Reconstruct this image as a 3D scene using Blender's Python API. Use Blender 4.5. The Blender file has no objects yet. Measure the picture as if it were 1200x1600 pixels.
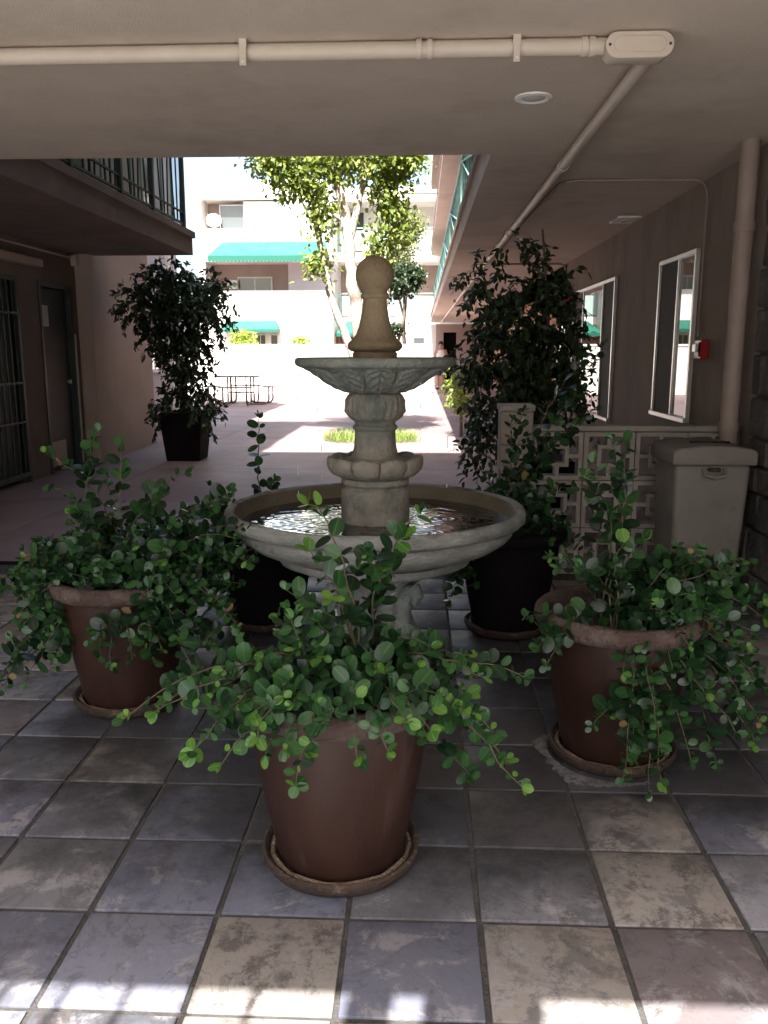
import bpy, bmesh, math, random
import numpy as np
from mathutils import Vector, Matrix

R = math.radians
random.seed(7)
rng = np.random.default_rng(7)
S = bpy.context.scene
COL = S.collection

# ------------------------------------------------------------------ camera
cam = bpy.data.cameras.new('camera')
cam.sensor_fit = 'VERTICAL'; cam.sensor_height = 24.0; cam.lens = 19.5
cam.clip_start = 0.05; cam.clip_end = 2000
camo = bpy.data.objects.new('camera', cam); COL.objects.link(camo)
camo.location = (0, 0, 1.35)
camo.rotation_euler = (R(90 - 10.93), 0, R(2.46))
S.camera = camo

# ------------------------------------------------------------------ light
SUN_TRAVEL = Vector((0.07, 0.77, -1.0)).normalized()
SUN_EL = math.asin(-SUN_TRAVEL.z)
w = bpy.data.worlds.new('World'); S.world = w; w.use_nodes = True
nt = w.node_tree; nt.nodes.clear()
sky = nt.nodes.new('ShaderNodeTexSky'); sky.sky_type = 'NISHITA'; sky.sun_disc = False
sky.sun_elevation = SUN_EL; sky.sun_rotation = math.atan2(-SUN_TRAVEL.x, -SUN_TRAVEL.y)
sky.dust_density = 4.5; sky.air_density = 1.0; sky.ozone_density = 1.0
bg = nt.nodes.new('ShaderNodeBackground'); bg.inputs['Strength'].default_value = 0.11
wo = nt.nodes.new('ShaderNodeOutputWorld')
nt.links.new(sky.outputs[0], bg.inputs[0]); nt.links.new(bg.outputs[0], wo.inputs[0])
sun = bpy.data.lights.new('sun', 'SUN'); sun.energy = 5.0; sun.angle = R(0.53); sun.color = (1.0, 0.96, 0.90)
suno = bpy.data.objects.new('sun', sun); COL.objects.link(suno)
suno.location = (0, -10, 20)
suno.rotation_euler = SUN_TRAVEL.to_track_quat('-Z', 'Y').to_euler()
S.view_settings.view_transform = 'Standard'; S.view_settings.look = 'None'
S.view_settings.exposure = 2.2; S.view_settings.gamma = 1.0
S.view_settings.use_curve_mapping = False
S.render.engine = 'CYCLES'
S.cycles.use_denoising = True
S.cycles.max_bounces = 9; S.cycles.diffuse_bounces = 7; S.cycles.glossy_bounces = 4
S.cycles.transmission_bounces = 4; S.cycles.transparent_max_bounces = 8
S.cycles.sample_clamp_indirect = 6.0
S.cycles.caustics_reflective = False; S.cycles.caustics_refractive = False

# ------------------------------------------------------------------ materials
def mat(name, c1, c2=None, scale=4.0, rough=0.7, rough2=None, bump=0.0, bscale=60.0, spec=0.4,
        metal=0.0, c3=None, s3=1.2, t3=(0.5, 0.62), stretch=None, per_object=0.0, detail=6.0, trans=0.0):
    m = bpy.data.materials.new(name); m.use_nodes = True
    n = m.node_tree.nodes; l = m.node_tree.links
    b = n['Principled BSDF']
    b.inputs['Roughness'].default_value = rough; b.inputs['Metallic'].default_value = metal
    b.inputs['Specular IOR Level'].default_value = spec
    b.inputs['Base Color'].default_value = (*c1, 1)
    tc = n.new('ShaderNodeTexCoord'); mp = n.new('ShaderNodeMapping')
    if stretch: mp.inputs['Scale'].default_value = stretch
    oi = n.new('ShaderNodeObjectInfo')
    mul = n.new('ShaderNodeMath'); mul.operation = 'MULTIPLY'; mul.inputs[1].default_value = 57.0
    l.new(oi.outputs['Random'], mul.inputs[0])
    if per_object: l.new(mul.outputs[0], mp.inputs['Location'])
    l.new(tc.outputs['Object'], mp.inputs['Vector'])
    col = None
    if c2:
        no = n.new('ShaderNodeTexNoise'); no.inputs['Scale'].default_value = scale; no.inputs['Detail'].default_value = detail
        no.inputs['Roughness'].default_value = 0.62
        l.new(mp.outputs[0], no.inputs['Vector'])
        cr = n.new('ShaderNodeValToRGB'); cr.color_ramp.elements[0].color = (*c1, 1); cr.color_ramp.elements[1].color = (*c2, 1)
        cr.color_ramp.elements[0].position = 0.33; cr.color_ramp.elements[1].position = 0.68
        l.new(no.outputs['Fac'], cr.inputs[0]); col = cr.outputs[0]
        if rough2 is not None:
            mr = n.new('ShaderNodeMapRange'); mr.inputs[3].default_value = rough; mr.inputs[4].default_value = rough2
            l.new(no.outputs['Fac'], mr.inputs[0]); l.new(mr.outputs[0], b.inputs['Roughness'])
    if c3:
        n3 = n.new('ShaderNodeTexNoise'); n3.inputs['Scale'].default_value = s3; n3.inputs['Detail'].default_value = 9
        n3.inputs['Roughness'].default_value = 0.7
        l.new(mp.outputs[0], n3.inputs['Vector'])
        mr3 = n.new('ShaderNodeMapRange'); mr3.inputs[1].default_value = t3[0]; mr3.inputs[2].default_value = t3[1]
        l.new(n3.outputs['Fac'], mr3.inputs[0])
        mx = n.new('ShaderNodeMix'); mx.data_type = 'RGBA'
        if col: l.new(col, mx.inputs[6])
        else: mx.inputs[6].default_value = (*c1, 1)
        mx.inputs[7].default_value = (*c3, 1); l.new(mr3.outputs[0], mx.inputs[0]); col = mx.outputs[2]
    if per_object and col:
        hs = n.new('ShaderNodeHueSaturation')
        mrv = n.new('ShaderNodeMapRange'); mrv.inputs[3].default_value = 1 - per_object; mrv.inputs[4].default_value = 1 + per_object
        l.new(oi.outputs['Random'], mrv.inputs[0]); l.new(mrv.outputs[0], hs.inputs['Value']); l.new(col, hs.inputs['Color'])
        col = hs.outputs[0]
    if col: l.new(col, b.inputs['Base Color'])
    if bump:
        nb = n.new('ShaderNodeTexNoise'); nb.inputs['Scale'].default_value = bscale; nb.inputs['Detail'].default_value = 5
        l.new(mp.outputs[0], nb.inputs['Vector'])
        bp = n.new('ShaderNodeBump'); bp.inputs['Strength'].default_value = bump; bp.inputs['Distance'].default_value = 0.02
        l.new(nb.outputs['Fac'], bp.inputs['Height']); l.new(bp.outputs[0], b.inputs['Normal'])
    return m

def tile_mat():
    m = bpy.data.materials.new('slate_tile'); m.use_nodes = True
    n = m.node_tree.nodes; l = m.node_tree.links; b = n['Principled BSDF']
    tc = n.new('ShaderNodeTexCoord'); oi = n.new('ShaderNodeObjectInfo')
    mul = n.new('ShaderNodeMath'); mul.operation = 'MULTIPLY'; mul.inputs[1].default_value = 91.0
    l.new(oi.outputs['Random'], mul.inputs[0])
    mp = n.new('ShaderNodeMapping'); l.new(tc.outputs['Object'], mp.inputs['Vector']); l.new(mul.outputs[0], mp.inputs['Location'])
    def noise(sc, det=8, ro=0.65, dist=0.0):
        x = n.new('ShaderNodeTexNoise'); x.inputs['Scale'].default_value = sc; x.inputs['Detail'].default_value = det
        x.inputs['Roughness'].default_value = ro; x.inputs['Distortion'].default_value = dist
        l.new(mp.outputs[0], x.inputs['Vector']); return x.outputs['Fac']
    def mixc(f, a, bb):
        x = n.new('ShaderNodeMix'); x.data_type = 'RGBA'; l.new(f, x.inputs[0])
        for i, v in ((6, a), (7, bb)):
            if isinstance(v, tuple): x.inputs[i].default_value = (*v, 1)
            else: l.new(v, x.inputs[i])
        return x.outputs[2]
    def rng_(f, a, bb, c=0.0, d=1.0):
        x = n.new('ShaderNodeMapRange'); l.new(f, x.inputs[0])
        x.inputs[1].default_value = a; x.inputs[2].default_value = bb; x.inputs[3].default_value = c; x.inputs[4].default_value = d
        return x.outputs[0]
    pal = n.new('ShaderNodeValToRGB'); pal.color_ramp.interpolation = 'CONSTANT'
    cs = [(0.115, 0.122, 0.165), (0.225, 0.195, 0.168), (0.125, 0.125, 0.137), (0.175, 0.185, 0.240), (0.128, 0.108, 0.112),
          (0.250, 0.230, 0.208), (0.205, 0.207, 0.235), (0.092, 0.097, 0.115)]
    e = pal.color_ramp.elements
    e[0].color = (*cs[0], 1); e[1].position = 1 / 8; e[1].color = (*cs[1], 1)
    for i in range(2, 8):
        q = e.new(i / 8); q.color = (*cs[i], 1)
    l.new(oi.outputs['Random'], pal.inputs[0])
    big = noise(4.0, 6, 0.6, 0.6)
    c = mixc(rng_(big, 0.42, 0.68, 0, 0.35), pal.outputs[0], (0.185, 0.18, 0.20))
    blot = noise(9.0, 12, 0.72, 0.3)
    c = mixc(rng_(blot, 0.53, 0.59, 0, 0.55), c, (0.070, 0.068, 0.076))
    c = mixc(rng_(noise(6.0, 12, 0.75, 0.4), 0.54, 0.60, 0, 0.62), c, (0.29, 0.28, 0.29))
    # worn glaze with ragged edges, on some tiles only
    wornr = n.new('ShaderNodeMath'); wornr.operation = 'FRACT'; l.new(mul.outputs[0], wornr.inputs[0])
    worn = rng_(noise(8.0, 15, 0.82, 0.2), 0.53, 0.57)
    wm_ = n.new('ShaderNodeMath'); wm_.operation = 'MULTIPLY'; l.new(worn, wm_.inputs[0]); l.new(rng_(wornr.outputs[0], 0.5, 0.58, 0, 0.75), wm_.inputs[1])
    c = mixc(wm_.outputs[0], c, (0.075, 0.058, 0.055))
    # thin cleft lines of the slate relief
    cl = noise(3.2, 9, 0.6, 1.0)
    ab = n.new('ShaderNodeMath'); ab.operation = 'SUBTRACT'; l.new(cl, ab.inputs[0]); ab.inputs[1].default_value = 0.5
    ab2 = n.new('ShaderNodeMath'); ab2.operation = 'ABSOLUTE'; l.new(ab.outputs[0], ab2.inputs[0])
    c = mixc(rng_(ab2.outputs[0], 0.0, 0.010, 0.45, 0.0), c, (0.05, 0.047, 0.048))
    c = mixc(rng_(noise(45.0, 4, 0.8), 0.56, 0.72, 0, 0.35), c, (0.06, 0.056, 0.056))
    # grime plus painted shade: old water stains, darkened round the fountain, in floor coordinates
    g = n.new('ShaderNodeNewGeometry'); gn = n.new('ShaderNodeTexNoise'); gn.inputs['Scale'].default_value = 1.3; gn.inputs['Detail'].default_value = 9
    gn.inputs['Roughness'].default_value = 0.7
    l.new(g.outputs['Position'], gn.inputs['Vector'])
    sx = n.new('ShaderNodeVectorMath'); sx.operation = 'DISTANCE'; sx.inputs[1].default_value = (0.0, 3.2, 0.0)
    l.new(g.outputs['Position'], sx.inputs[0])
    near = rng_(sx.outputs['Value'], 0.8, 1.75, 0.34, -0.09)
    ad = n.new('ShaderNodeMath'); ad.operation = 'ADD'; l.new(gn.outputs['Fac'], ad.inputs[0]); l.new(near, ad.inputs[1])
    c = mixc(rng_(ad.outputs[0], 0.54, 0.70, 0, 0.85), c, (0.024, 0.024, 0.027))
    l.new(c, b.inputs['Base Color'])
    l.new(rng_(blot, 0.35, 0.65, 0.42, 0.68), b.inputs['Roughness'])
    b.inputs['Specular IOR Level'].default_value = 0.45
    bp = n.new('ShaderNodeBump'); bp.inputs['Strength'].default_value = 0.35; bp.inputs['Distance'].default_value = 0.006
    hh = n.new('ShaderNodeMath'); hh.operation = 'ADD'; l.new(cl, hh.inputs[0]); l.new(noise(26.0, 6), hh.inputs[1])
    l.new(hh.outputs[0], bp.inputs['Height']); l.new(bp.outputs[0], b.inputs['Normal'])
    return m

def leaf_mat(name, dark, light, rough=0.38, tr=0.25, spec=0.45):
    # glossy leaf, colour varies leaf by leaf, paler midrib
    m = bpy.data.materials.new(name); m.use_nodes = True
    n = m.node_tree.nodes; l = m.node_tree.links; b = n['Principled BSDF']
    g = n.new('ShaderNodeNewGeometry'); oi = n.new('ShaderNodeObjectInfo')
    ad = n.new('ShaderNodeMath'); ad.operation = 'ADD'; l.new(g.outputs['Random Per Island'], ad.inputs[0]); l.new(oi.outputs['Random'], ad.inputs[1])
    fr = n.new('ShaderNodeMath'); fr.operation = 'FRACT'; l.new(ad.outputs[0], fr.inputs[0])
    cr = n.new('ShaderNodeValToRGB'); cr.color_ramp.elements[0].color = (*dark, 1); cr.color_ramp.elements[1].color = (*light, 1)
    l.new(fr.outputs[0], cr.inputs[0])
    uv = n.new('ShaderNodeUVMap'); sp = n.new('ShaderNodeSeparateXYZ'); l.new(uv.outputs[0], sp.inputs[0])
    s1 = n.new('ShaderNodeMath'); s1.operation = 'SUBTRACT'; l.new(sp.outputs[0], s1.inputs[0]); s1.inputs[1].default_value = 0.5
    a1 = n.new('ShaderNodeMath'); a1.operation = 'ABSOLUTE'; l.new(s1.outputs[0], a1.inputs[0])
    mr = n.new('ShaderNodeMapRange'); mr.inputs[1].default_value = 0.015; mr.inputs[2].default_value = 0.05; mr.inputs[3].default_value = 0.45; mr.inputs[4].default_value = 0.0
    l.new(a1.outputs[0], mr.inputs[0])
    mx = n.new('ShaderNodeMix'); mx.data_type = 'RGBA'; l.new(mr.outputs[0], mx.inputs[0]); l.new(cr.outputs[0], mx.inputs[6])
    mx.inputs[7].default_value = (light[0] * 1.6 + 0.03, light[1] * 1.5 + 0.03, light[2] * 1.4 + 0.01, 1)
    l.new(mx.outputs[2], b.inputs['Base Color'])
    b.inputs['Roughness'].default_value = rough; b.inputs['Specular IOR Level'].default_value = spec
    if tr:
        t = n.new('ShaderNodeBsdfTranslucent'); ms = n.new('ShaderNodeMixShader'); ms.inputs[0].default_value = tr
        hs = n.new('ShaderNodeHueSaturation'); hs.inputs['Value'].default_value = 1.7; hs.inputs['Hue'].default_value = 0.485
        l.new(mx.outputs[2], hs.inputs['Color']); l.new(hs.outputs[0], t.inputs[0])
        l.new(b.outputs[0], ms.inputs[1]); l.new(t.outputs[0], ms.inputs[2])
        l.new(ms.outputs[0], n['Material Output'].inputs[0])
    return m

M = {}
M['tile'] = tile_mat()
M['mortar'] = mat('mortar', (0.042, 0.040, 0.039), (0.085, 0.080, 0.076), 14, 0.95, bump=0.4, bscale=120)
M['ceil'] = mat('ceiling_plaster', (0.55, 0.47, 0.39), (0.61, 0.53, 0.445), 2.2, 0.85, bump=0.22, bscale=210, spec=0.2, c3=(0.45, 0.375, 0.305), s3=1.3, t3=(0.5, 0.72))
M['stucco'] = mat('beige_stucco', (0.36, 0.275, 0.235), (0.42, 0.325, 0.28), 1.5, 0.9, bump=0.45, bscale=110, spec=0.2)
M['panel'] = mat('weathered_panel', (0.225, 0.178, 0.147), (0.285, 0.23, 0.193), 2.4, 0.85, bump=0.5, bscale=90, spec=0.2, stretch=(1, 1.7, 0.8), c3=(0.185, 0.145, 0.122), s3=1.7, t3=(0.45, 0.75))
M['orange'] = mat('bounce_lit_stucco', (0.42, 0.235, 0.15), (0.48, 0.28, 0.19), 1.5, 0.9, bump=0.4, bscale=110, spec=0.2)  # orange of the bounced sunlight is put into this wall colour
M['shaded_brown_wall'] = mat('shaded_brown_stucco', (0.15, 0.113, 0.097), (0.20, 0.153, 0.131), 1.6, 0.9, bump=0.4, bscale=110, spec=0.2, c3=(0.12, 0.09, 0.077), s3=1.0, t3=(0.5, 0.75))  # brown stucco with the shade of left wall and balcony in its colour
M['white_wall'] = mat('white_stucco', (0.74, 0.70, 0.66), (0.79, 0.76, 0.72), 0.8, 0.9, bump=0.3, bscale=80, spec=0.2)
M['grey_wall'] = mat('grey_stucco', (0.56, 0.52, 0.53), (0.62, 0.58, 0.59), 1.1, 0.9, bump=0.3, bscale=80, spec=0.2)
M['pipe'] = mat('painted_pipe', (0.47, 0.40, 0.33), (0.52, 0.45, 0.375), 5, 0.55, bump=0.08, bscale=50, spec=0.4)
M['pipe_wall'] = mat('wall_painted_pipe', (0.25, 0.19, 0.165), (0.30, 0.235, 0.205), 5, 0.6, bump=0.08, bscale=50, spec=0.3)
M['concrete'] = mat('pink_concrete', (0.215, 0.150, 0.148), (0.285, 0.208, 0.203), 1.1, 0.75, rough2=0.55, bump=0.25, bscale=70, spec=0.4, c3=(0.165, 0.118, 0.118), s3=0.7, t3=(0.48, 0.7), per_object=0.06)
M['drive'] = mat('pale_concrete', (0.40, 0.40, 0.40), (0.47, 0.47, 0.47), 1.3, 0.9, bump=0.3, bscale=70)
M['stone'] = mat('fountain_stone', (0.15, 0.135, 0.108), (0.24, 0.218, 0.178), 7, 0.85, bump=0.5, bscale=70, spec=0.25, c3=(0.085, 0.098, 0.085), s3=4.5, t3=(0.47, 0.62))
M['finial'] = mat('tan_stone', (0.165, 0.125, 0.075), (0.235, 0.185, 0.118), 8, 0.85, bump=0.4, bscale=80, spec=0.25, c3=(0.12, 0.092, 0.06), s3=4, t3=(0.52, 0.7))
M['verdigris'] = mat('algae_stone', (0.11, 0.128, 0.115), (0.175, 0.182, 0.16), 9, 0.85, bump=0.6, bscale=60, spec=0.25, c3=(0.215, 0.19, 0.155), s3=3.0, t3=(0.52, 0.66))
M['basin'] = mat('weathered_basin', (0.15, 0.158, 0.145), (0.25, 0.248, 0.225), 6, 0.85, bump=0.6, bscale=55, spec=0.25, stretch=(1, 1, 2.2), c3=(0.095, 0.094, 0.086), s3=4.0, t3=(0.53, 0.68))
M['inner'] = mat('wet_inner_stone', (0.10, 0.084, 0.055), (0.15, 0.125, 0.085), 7, 0.3, bump=0.3, bscale=50, spec=0.5)
M['water'] = mat('water', (0.022, 0.022, 0.017), None, rough=0.02, spec=0.5)
M['pot'] = mat('brown_glazed_clay', (0.021, 0.009, 0.0065), (0.035, 0.0155, 0.011), 6, 0.34, rough2=0.55, bump=0.07, bscale=80, spec=0.35, stretch=(1, 1, .28), c3=(0.055, 0.034, 0.028), s3=7, t3=(0.58, 0.74), per_object=0.12)
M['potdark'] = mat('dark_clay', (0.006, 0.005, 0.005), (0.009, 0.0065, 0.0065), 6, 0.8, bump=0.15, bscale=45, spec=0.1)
M['rim'] = mat('worn_clay_rim', (0.055, 0.036, 0.030), (0.10, 0.074, 0.062), 16, 0.8, bump=0.5, bscale=90, spec=0.3, c3=(0.05, 0.03, 0.025), s3=9, t3=(0.5, 0.62))
M['saucer'] = mat('stained_saucer', (0.036, 0.023, 0.018), (0.058, 0.039, 0.03), 12, 0.75, bump=0.5, bscale=70, c3=(0.15, 0.11, 0.08), s3=11, t3=(0.56, 0.66), spec=0.3)
M['lime'] = mat('lime_crust', (0.13, 0.095, 0.065), (0.21, 0.16, 0.115), 30, 0.95, bump=0.8, bscale=90, c3=(0.13, 0.085, 0.055), s3=22, t3=(0.5, 0.62))
M['limestain'] = mat('lime_stain', (0.09, 0.088, 0.088), (0.19, 0.185, 0.18), 18, 0.95, c3=(0.06, 0.058, 0.06), s3=40, t3=(0.5, 0.6))
M['soil'] = mat('soil', (0.035, 0.026, 0.02), (0.07, 0.052, 0.04), 30, 1.0, bump=1.0, bscale=70)
M['stem'] = mat('stem', (0.05, 0.043, 0.026), (0.09, 0.078, 0.046), 30, 0.8)
M['stem_green'] = mat('green_stem', (0.03, 0.055, 0.017), (0.055, 0.085, 0.028), 30, 0.7)
M['leaf'] = leaf_mat('round_leaf', (0.004, 0.0155, 0.0065), (0.011, 0.036, 0.0125), 0.33, 0.10, 0.35)
M['leaf_mid'] = leaf_mat('round_leaf_mid', (0.011, 0.045, 0.0135), (0.030, 0.085, 0.023), 0.33, 0.15, 0.35)
M['leaf_young'] = leaf_mat('young_round_leaf', (0.042, 0.125, 0.022), (0.105, 0.21, 0.036), 0.4, 0.25, 0.35)
M['leaf_dry'] = leaf_mat('dry_leaf', (0.16, 0.13, 0.035), (0.20, 0.11, 0.05), 0.6, 0.2)
M['ficus'] = leaf_mat('ficus_leaf', (0.012, 0.026, 0.012), (0.030, 0.055, 0.020), 0.42, 0.14)
M['treeleaf'] = leaf_mat('tree_leaf', (0.075, 0.125, 0.020), (0.215, 0.265, 0.055), 0.5, 0.35)
M['paleleaf'] = leaf_mat('pale_leaf', (0.12, 0.15, 0.06), (0.24, 0.26, 0.12), 0.6, 0.3)
M['limeleaf'] = leaf_mat('lime_leaf', (0.16, 0.24, 0.03), (0.28, 0.36, 0.06), 0.5, 0.3)
M['bark'] = mat('pale_bark', (0.30, 0.25, 0.21), (0.48, 0.42, 0.37), 6, 0.9, bump=0.6, bscale=30, c3=(0.19, 0.15, 0.125), s3=3.5, t3=(0.52, 0.66))
M['darkbark'] = mat('dark_bark', (0.10, 0.075, 0.055), (0.16, 0.125, 0.09), 10, 0.9, bump=0.6, bscale=40)
M['teal'] = mat('teal_paint', (0.035, 0.145, 0.125), (0.05, 0.175, 0.15), 6, 0.5)
M['teal_light'] = mat('light_teal_paint', (0.21, 0.43, 0.38), (0.25, 0.47, 0.42), 6, 0.5)
M['teal_screen'] = mat('teal_screen', (0.015, 0.04, 0.042), (0.025, 0.055, 0.055), 3, 0.8)
M['darkiron'] = mat('dark_green_iron', (0.016, 0.024, 0.024), (0.026, 0.034, 0.034), 20, 0.5, spec=0.4)
M['awning'] = mat('green_canvas', (0.022, 0.125, 0.088), (0.034, 0.155, 0.112), 3, 0.85, spec=0.2, bump=0.15, bscale=200)
M['valance'] = mat('green_canvas_trim', (0.018, 0.105, 0.075), None, rough=0.85, spec=0.2)
M['whitepaint'] = mat('white_paint', (0.72, 0.70, 0.67), (0.78, 0.76, 0.73), 6, 0.5)
M['alu'] = mat('aluminium_frame', (0.62, 0.60, 0.58), (0.68, 0.66, 0.64), 8, 0.35, metal=0.4)
M['glass'] = mat('dark_window_glass', (0.012, 0.014, 0.013), None, rough=0.01, spec=1.0)
M['screen'] = mat('insect_screen', (0.052, 0.046, 0.043), (0.065, 0.058, 0.054), 9, 0.8, spec=0.2)
M['farglass'] = mat('far_window_glass', (0.07, 0.085, 0.085), None, rough=0.06, spec=0.8)
M['cyanglass'] = mat('pale_cyan_reflection', (0.50, 0.66, 0.66), (0.62, 0.74, 0.74), 1.2, 0.4)  # window glass, its bright cyan reflection painted into the colour
M['glassrail'] = mat('obscured_rail_panel', (0.30, 0.40, 0.375), (0.36, 0.46, 0.43), 1.5, 0.35)
M['door'] = mat('dark_green_door', (0.009, 0.017, 0.017), (0.016, 0.025, 0.024), 2.5, 0.35, rough2=0.5, spec=0.5)
M['kick'] = mat('kick_plate', (0.36, 0.34, 0.30), (0.44, 0.42, 0.38), 4, 0.45, metal=0.3)
M['paper'] = mat('paper', (0.66, 0.66, 0.65), (0.45, 0.45, 0.45), 60, 0.9, stretch=(1, 0.35, 1.2))
M['block'] = mat('painted_block', (0.31, 0.275, 0.245), (0.37, 0.33, 0.295), 6, 0.85, bump=0.5, bscale=120, spec=0.25, per_object=0.04)
M['bin'] = mat('taupe_plastic', (0.155, 0.138, 0.118), (0.195, 0.174, 0.15), 5, 0.55, bump=0.08, bscale=120, spec=0.3, c3=(0.12, 0.105, 0.09), s3=6, t3=(0.55, 0.72))
M['red'] = mat('red_plastic', (0.36, 0.018, 0.02), (0.42, 0.025, 0.028), 8, 0.35)
M['rock'] = mat('rough_dark_stone', (0.05, 0.045, 0.042), (0.10, 0.09, 0.082), 9, 0.9, bump=1.0, bscale=18, per_object=0.25)
M['tablebrown'] = mat('brown_coated_metal', (0.085, 0.052, 0.042), (0.11, 0.07, 0.055), 10, 0.5)
M['wood'] = mat('brown_fence_wood', (0.14, 0.075, 0.045), (0.2, 0.115, 0.075), 6, 0.8, stretch=(6, 6, 0.6))
M['skin'] = mat('skin', (0.42, 0.22, 0.15), (0.46, 0.25, 0.17), 10, 0.55)
M['cotton'] = mat('white_cotton', (0.72, 0.70, 0.70), (0.78, 0.76, 0.76), 20, 0.9)
M['denim'] = mat('blue_denim', (0.04, 0.06, 0.13), (0.06, 0.085, 0.17), 40, 0.9)
M['hair'] = mat('dark_hair', (0.012, 0.009, 0.008), (0.025, 0.018, 0.015), 40, 0.6)
M['grass'] = leaf_mat('grass_blade', (0.08, 0.14, 0.03), (0.17, 0.24, 0.06), 0.6, 0.3)
M['black'] = mat('dark_interior', (0.012, 0.012, 0.012), None, rough=0.9, spec=0.1)
M['lens'] = mat('frosted_lens', (0.55, 0.55, 0.53), None, rough=0.25, spec=0.6)
M['signred'] = mat('sign_red', (0.42, 0.03, 0.05), (0.6, 0.3, 0.3), 30, 0.6)

# ------------------------------------------------------------------ mesh helpers
ORI = {}
def tag(o, label=None, cat=None, group=None, kind=None):
    if label: o['label'] = label
    if cat: o['category'] = cat
    if group: o['group'] = group
    if kind: o['kind'] = kind
    return o
def empty(name, loc, label, cat, group=None):
    o = bpy.data.objects.new(name, None); o.empty_display_size = 0.1; COL.objects.link(o); o.location = loc
    ORI[o] = Vector(loc)
    return tag(o, label, cat, group)

class MB:
    def __init__(s): s.v = []; s.f = []
    def box(s, x0, x1, y0, y1, z0, z1):
        b = len(s.v)
        s.v += [(x0, y0, z0), (x1, y0, z0), (x1, y1, z0), (x0, y1, z0), (x0, y0, z1), (x1, y0, z1), (x1, y1, z1), (x0, y1, z1)]
        s.f += [tuple(b + i for i in q) for q in ((0, 3, 2, 1), (4, 5, 6, 7), (0, 1, 5, 4), (1, 2, 6, 5), (2, 3, 7, 6), (3, 0, 4, 7))]
        return s
    def hexa(s, pts):  # 8 corner points, bottom ring then top ring
        b = len(s.v); s.v += [tuple(p) for p in pts]
        s.f += [tuple(b + i for i in q) for q in ((0, 3, 2, 1), (4, 5, 6, 7), (0, 1, 5, 4), (1, 2, 6, 5), (2, 3, 7, 6), (3, 0, 4, 7))]
        return s
    def tube(s, pts, r, n=8, cap=True):
        pts = [Vector(p) for p in pts]; m = len(pts)
        rr = r if isinstance(r, (list, tuple)) else [r] * m
        b = len(s.v); ref = None
        for i, p in enumerate(pts):
            t = (pts[min(i + 1, m - 1)] - pts[max(i - 1, 0)]).normalized()
            if ref is None:
                ref = Vector((0, 0, 1)) if abs(t.z) < 0.9 else Vector((1, 0, 0))
            u = (ref - t * ref.dot(t)).normalized(); ref = u; v = t.cross(u)
            for k in range(n):
                a = 2 * math.pi * k / n
                q = p + (u * math.cos(a) + v * math.sin(a)) * rr[i]; s.v.append(tuple(q))
        for i in range(m - 1):
            for k in range(n):
                k2 = (k + 1) % n
                s.f.append((b + i * n + k, b + i * n + k2, b + (i + 1) * n + k2, b + (i + 1) * n + k))
        if cap:
            s.f.append(tuple(b + k for k in reversed(range(n)))); s.f.append(tuple(b + (m - 1) * n + k for k in range(n)))
        return s
    def lathe(s, prof, n=48, c=(0, 0), mod=None, cap=True):
        b = len(s.v); m = len(prof)
        for i, (r, z) in enumerate(prof):
            for k in range(n):
                a = 2 * math.pi * k / n
                r2, z2 = mod(i, a, r, z) if mod else (r, z)
                s.v.append((c[0] + r2 * math.cos(a), c[1] + r2 * math.sin(a), z2))
        for i in range(m - 1):
            for k in range(n):
                k2 = (k + 1) % n
                s.f.append((b + i * n + k, b + i * n + k2, b + (i + 1) * n + k2, b + (i + 1) * n + k))
        if cap:
            s.f.append(tuple(b + k for k in reversed(range(n)))); s.f.append(tuple(b + (m - 1) * n + k for k in range(n)))
        return s
    def prism(s, poly, y0, y1, axis='y'):
        # poly in (a, b); extruded along axis
        def p3(a, b, t): return {'y': (a, t, b), 'x': (t, a, b), 'z': (a, b, t)}[axis]
        b = len(s.v); n = len(poly)
        s.v += [p3(a, c, y0) for a, c in poly] + [p3(a, c, y1) for a, c in poly]
        s.f.append(tuple(b + i for i in range(n))); s.f.append(tuple(b + n + i for i in reversed(range(n))))
        for i in range(n):
            j = (i + 1) % n; s.f.append((b + j, b + i, b + n + i, b + n + j))
        return s
    def build(s, name, m, parent=None, smooth=False, bevel=0.0, seg=1, angle=40, kind=None):
        me = bpy.data.meshes.new(name)
        o0 = ORI.get(parent, Vector((0, 0, 0)))
        vv = [(x - o0.x, y - o0.y, z - o0.z) for x, y, z in s.v]
        me.from_pydata(vv, [], s.f); me.update()
        bm = bmesh.new(); bm.from_mesh(me)
        bmesh.ops.recalc_face_normals(bm, faces=bm.faces)
        if bevel:
            es = [e for e in bm.edges if len(e.link_faces) == 2 and e.calc_face_angle(0) > R(30)]
            bmesh.ops.bevel(bm, geom=es, offset=bevel, segments=seg, affect='EDGES', profile=0.5)
        bm.to_mesh(me); bm.free()
        if smooth:
            me.polygons.foreach_set('use_smooth', [True] * len(me.polygons))
            try: me.set_sharp_from_angle(angle=R(angle))
            except Exception: pass
        me.materials.append(M[m] if isinstance(m, str) else m)
        o = bpy.data.objects.new(name, me); COL.objects.link(o)
        if parent: o.parent = parent
        ORI[o] = o0
        if kind: o['kind'] = kind
        return o
def box(name, m, parent, *d, bevel=0.0, **k):
    return MB().box(*d).build(name, m, parent, bevel=bevel, **k)
def copy_tree(o, parent=None):
    c = o.copy(); COL.objects.link(c); c.parent = parent
    for ch in list(o.children): copy_tree(ch, c)
    return c
def bez(a, b, c, n):
    a, b, c = Vector(a), Vector(b), Vector(c)
    return [(a * (1 - t) ** 2 + b * 2 * t * (1 - t) + c * t * t) for t in [i / (n - 1) for i in range(n)]]

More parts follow.
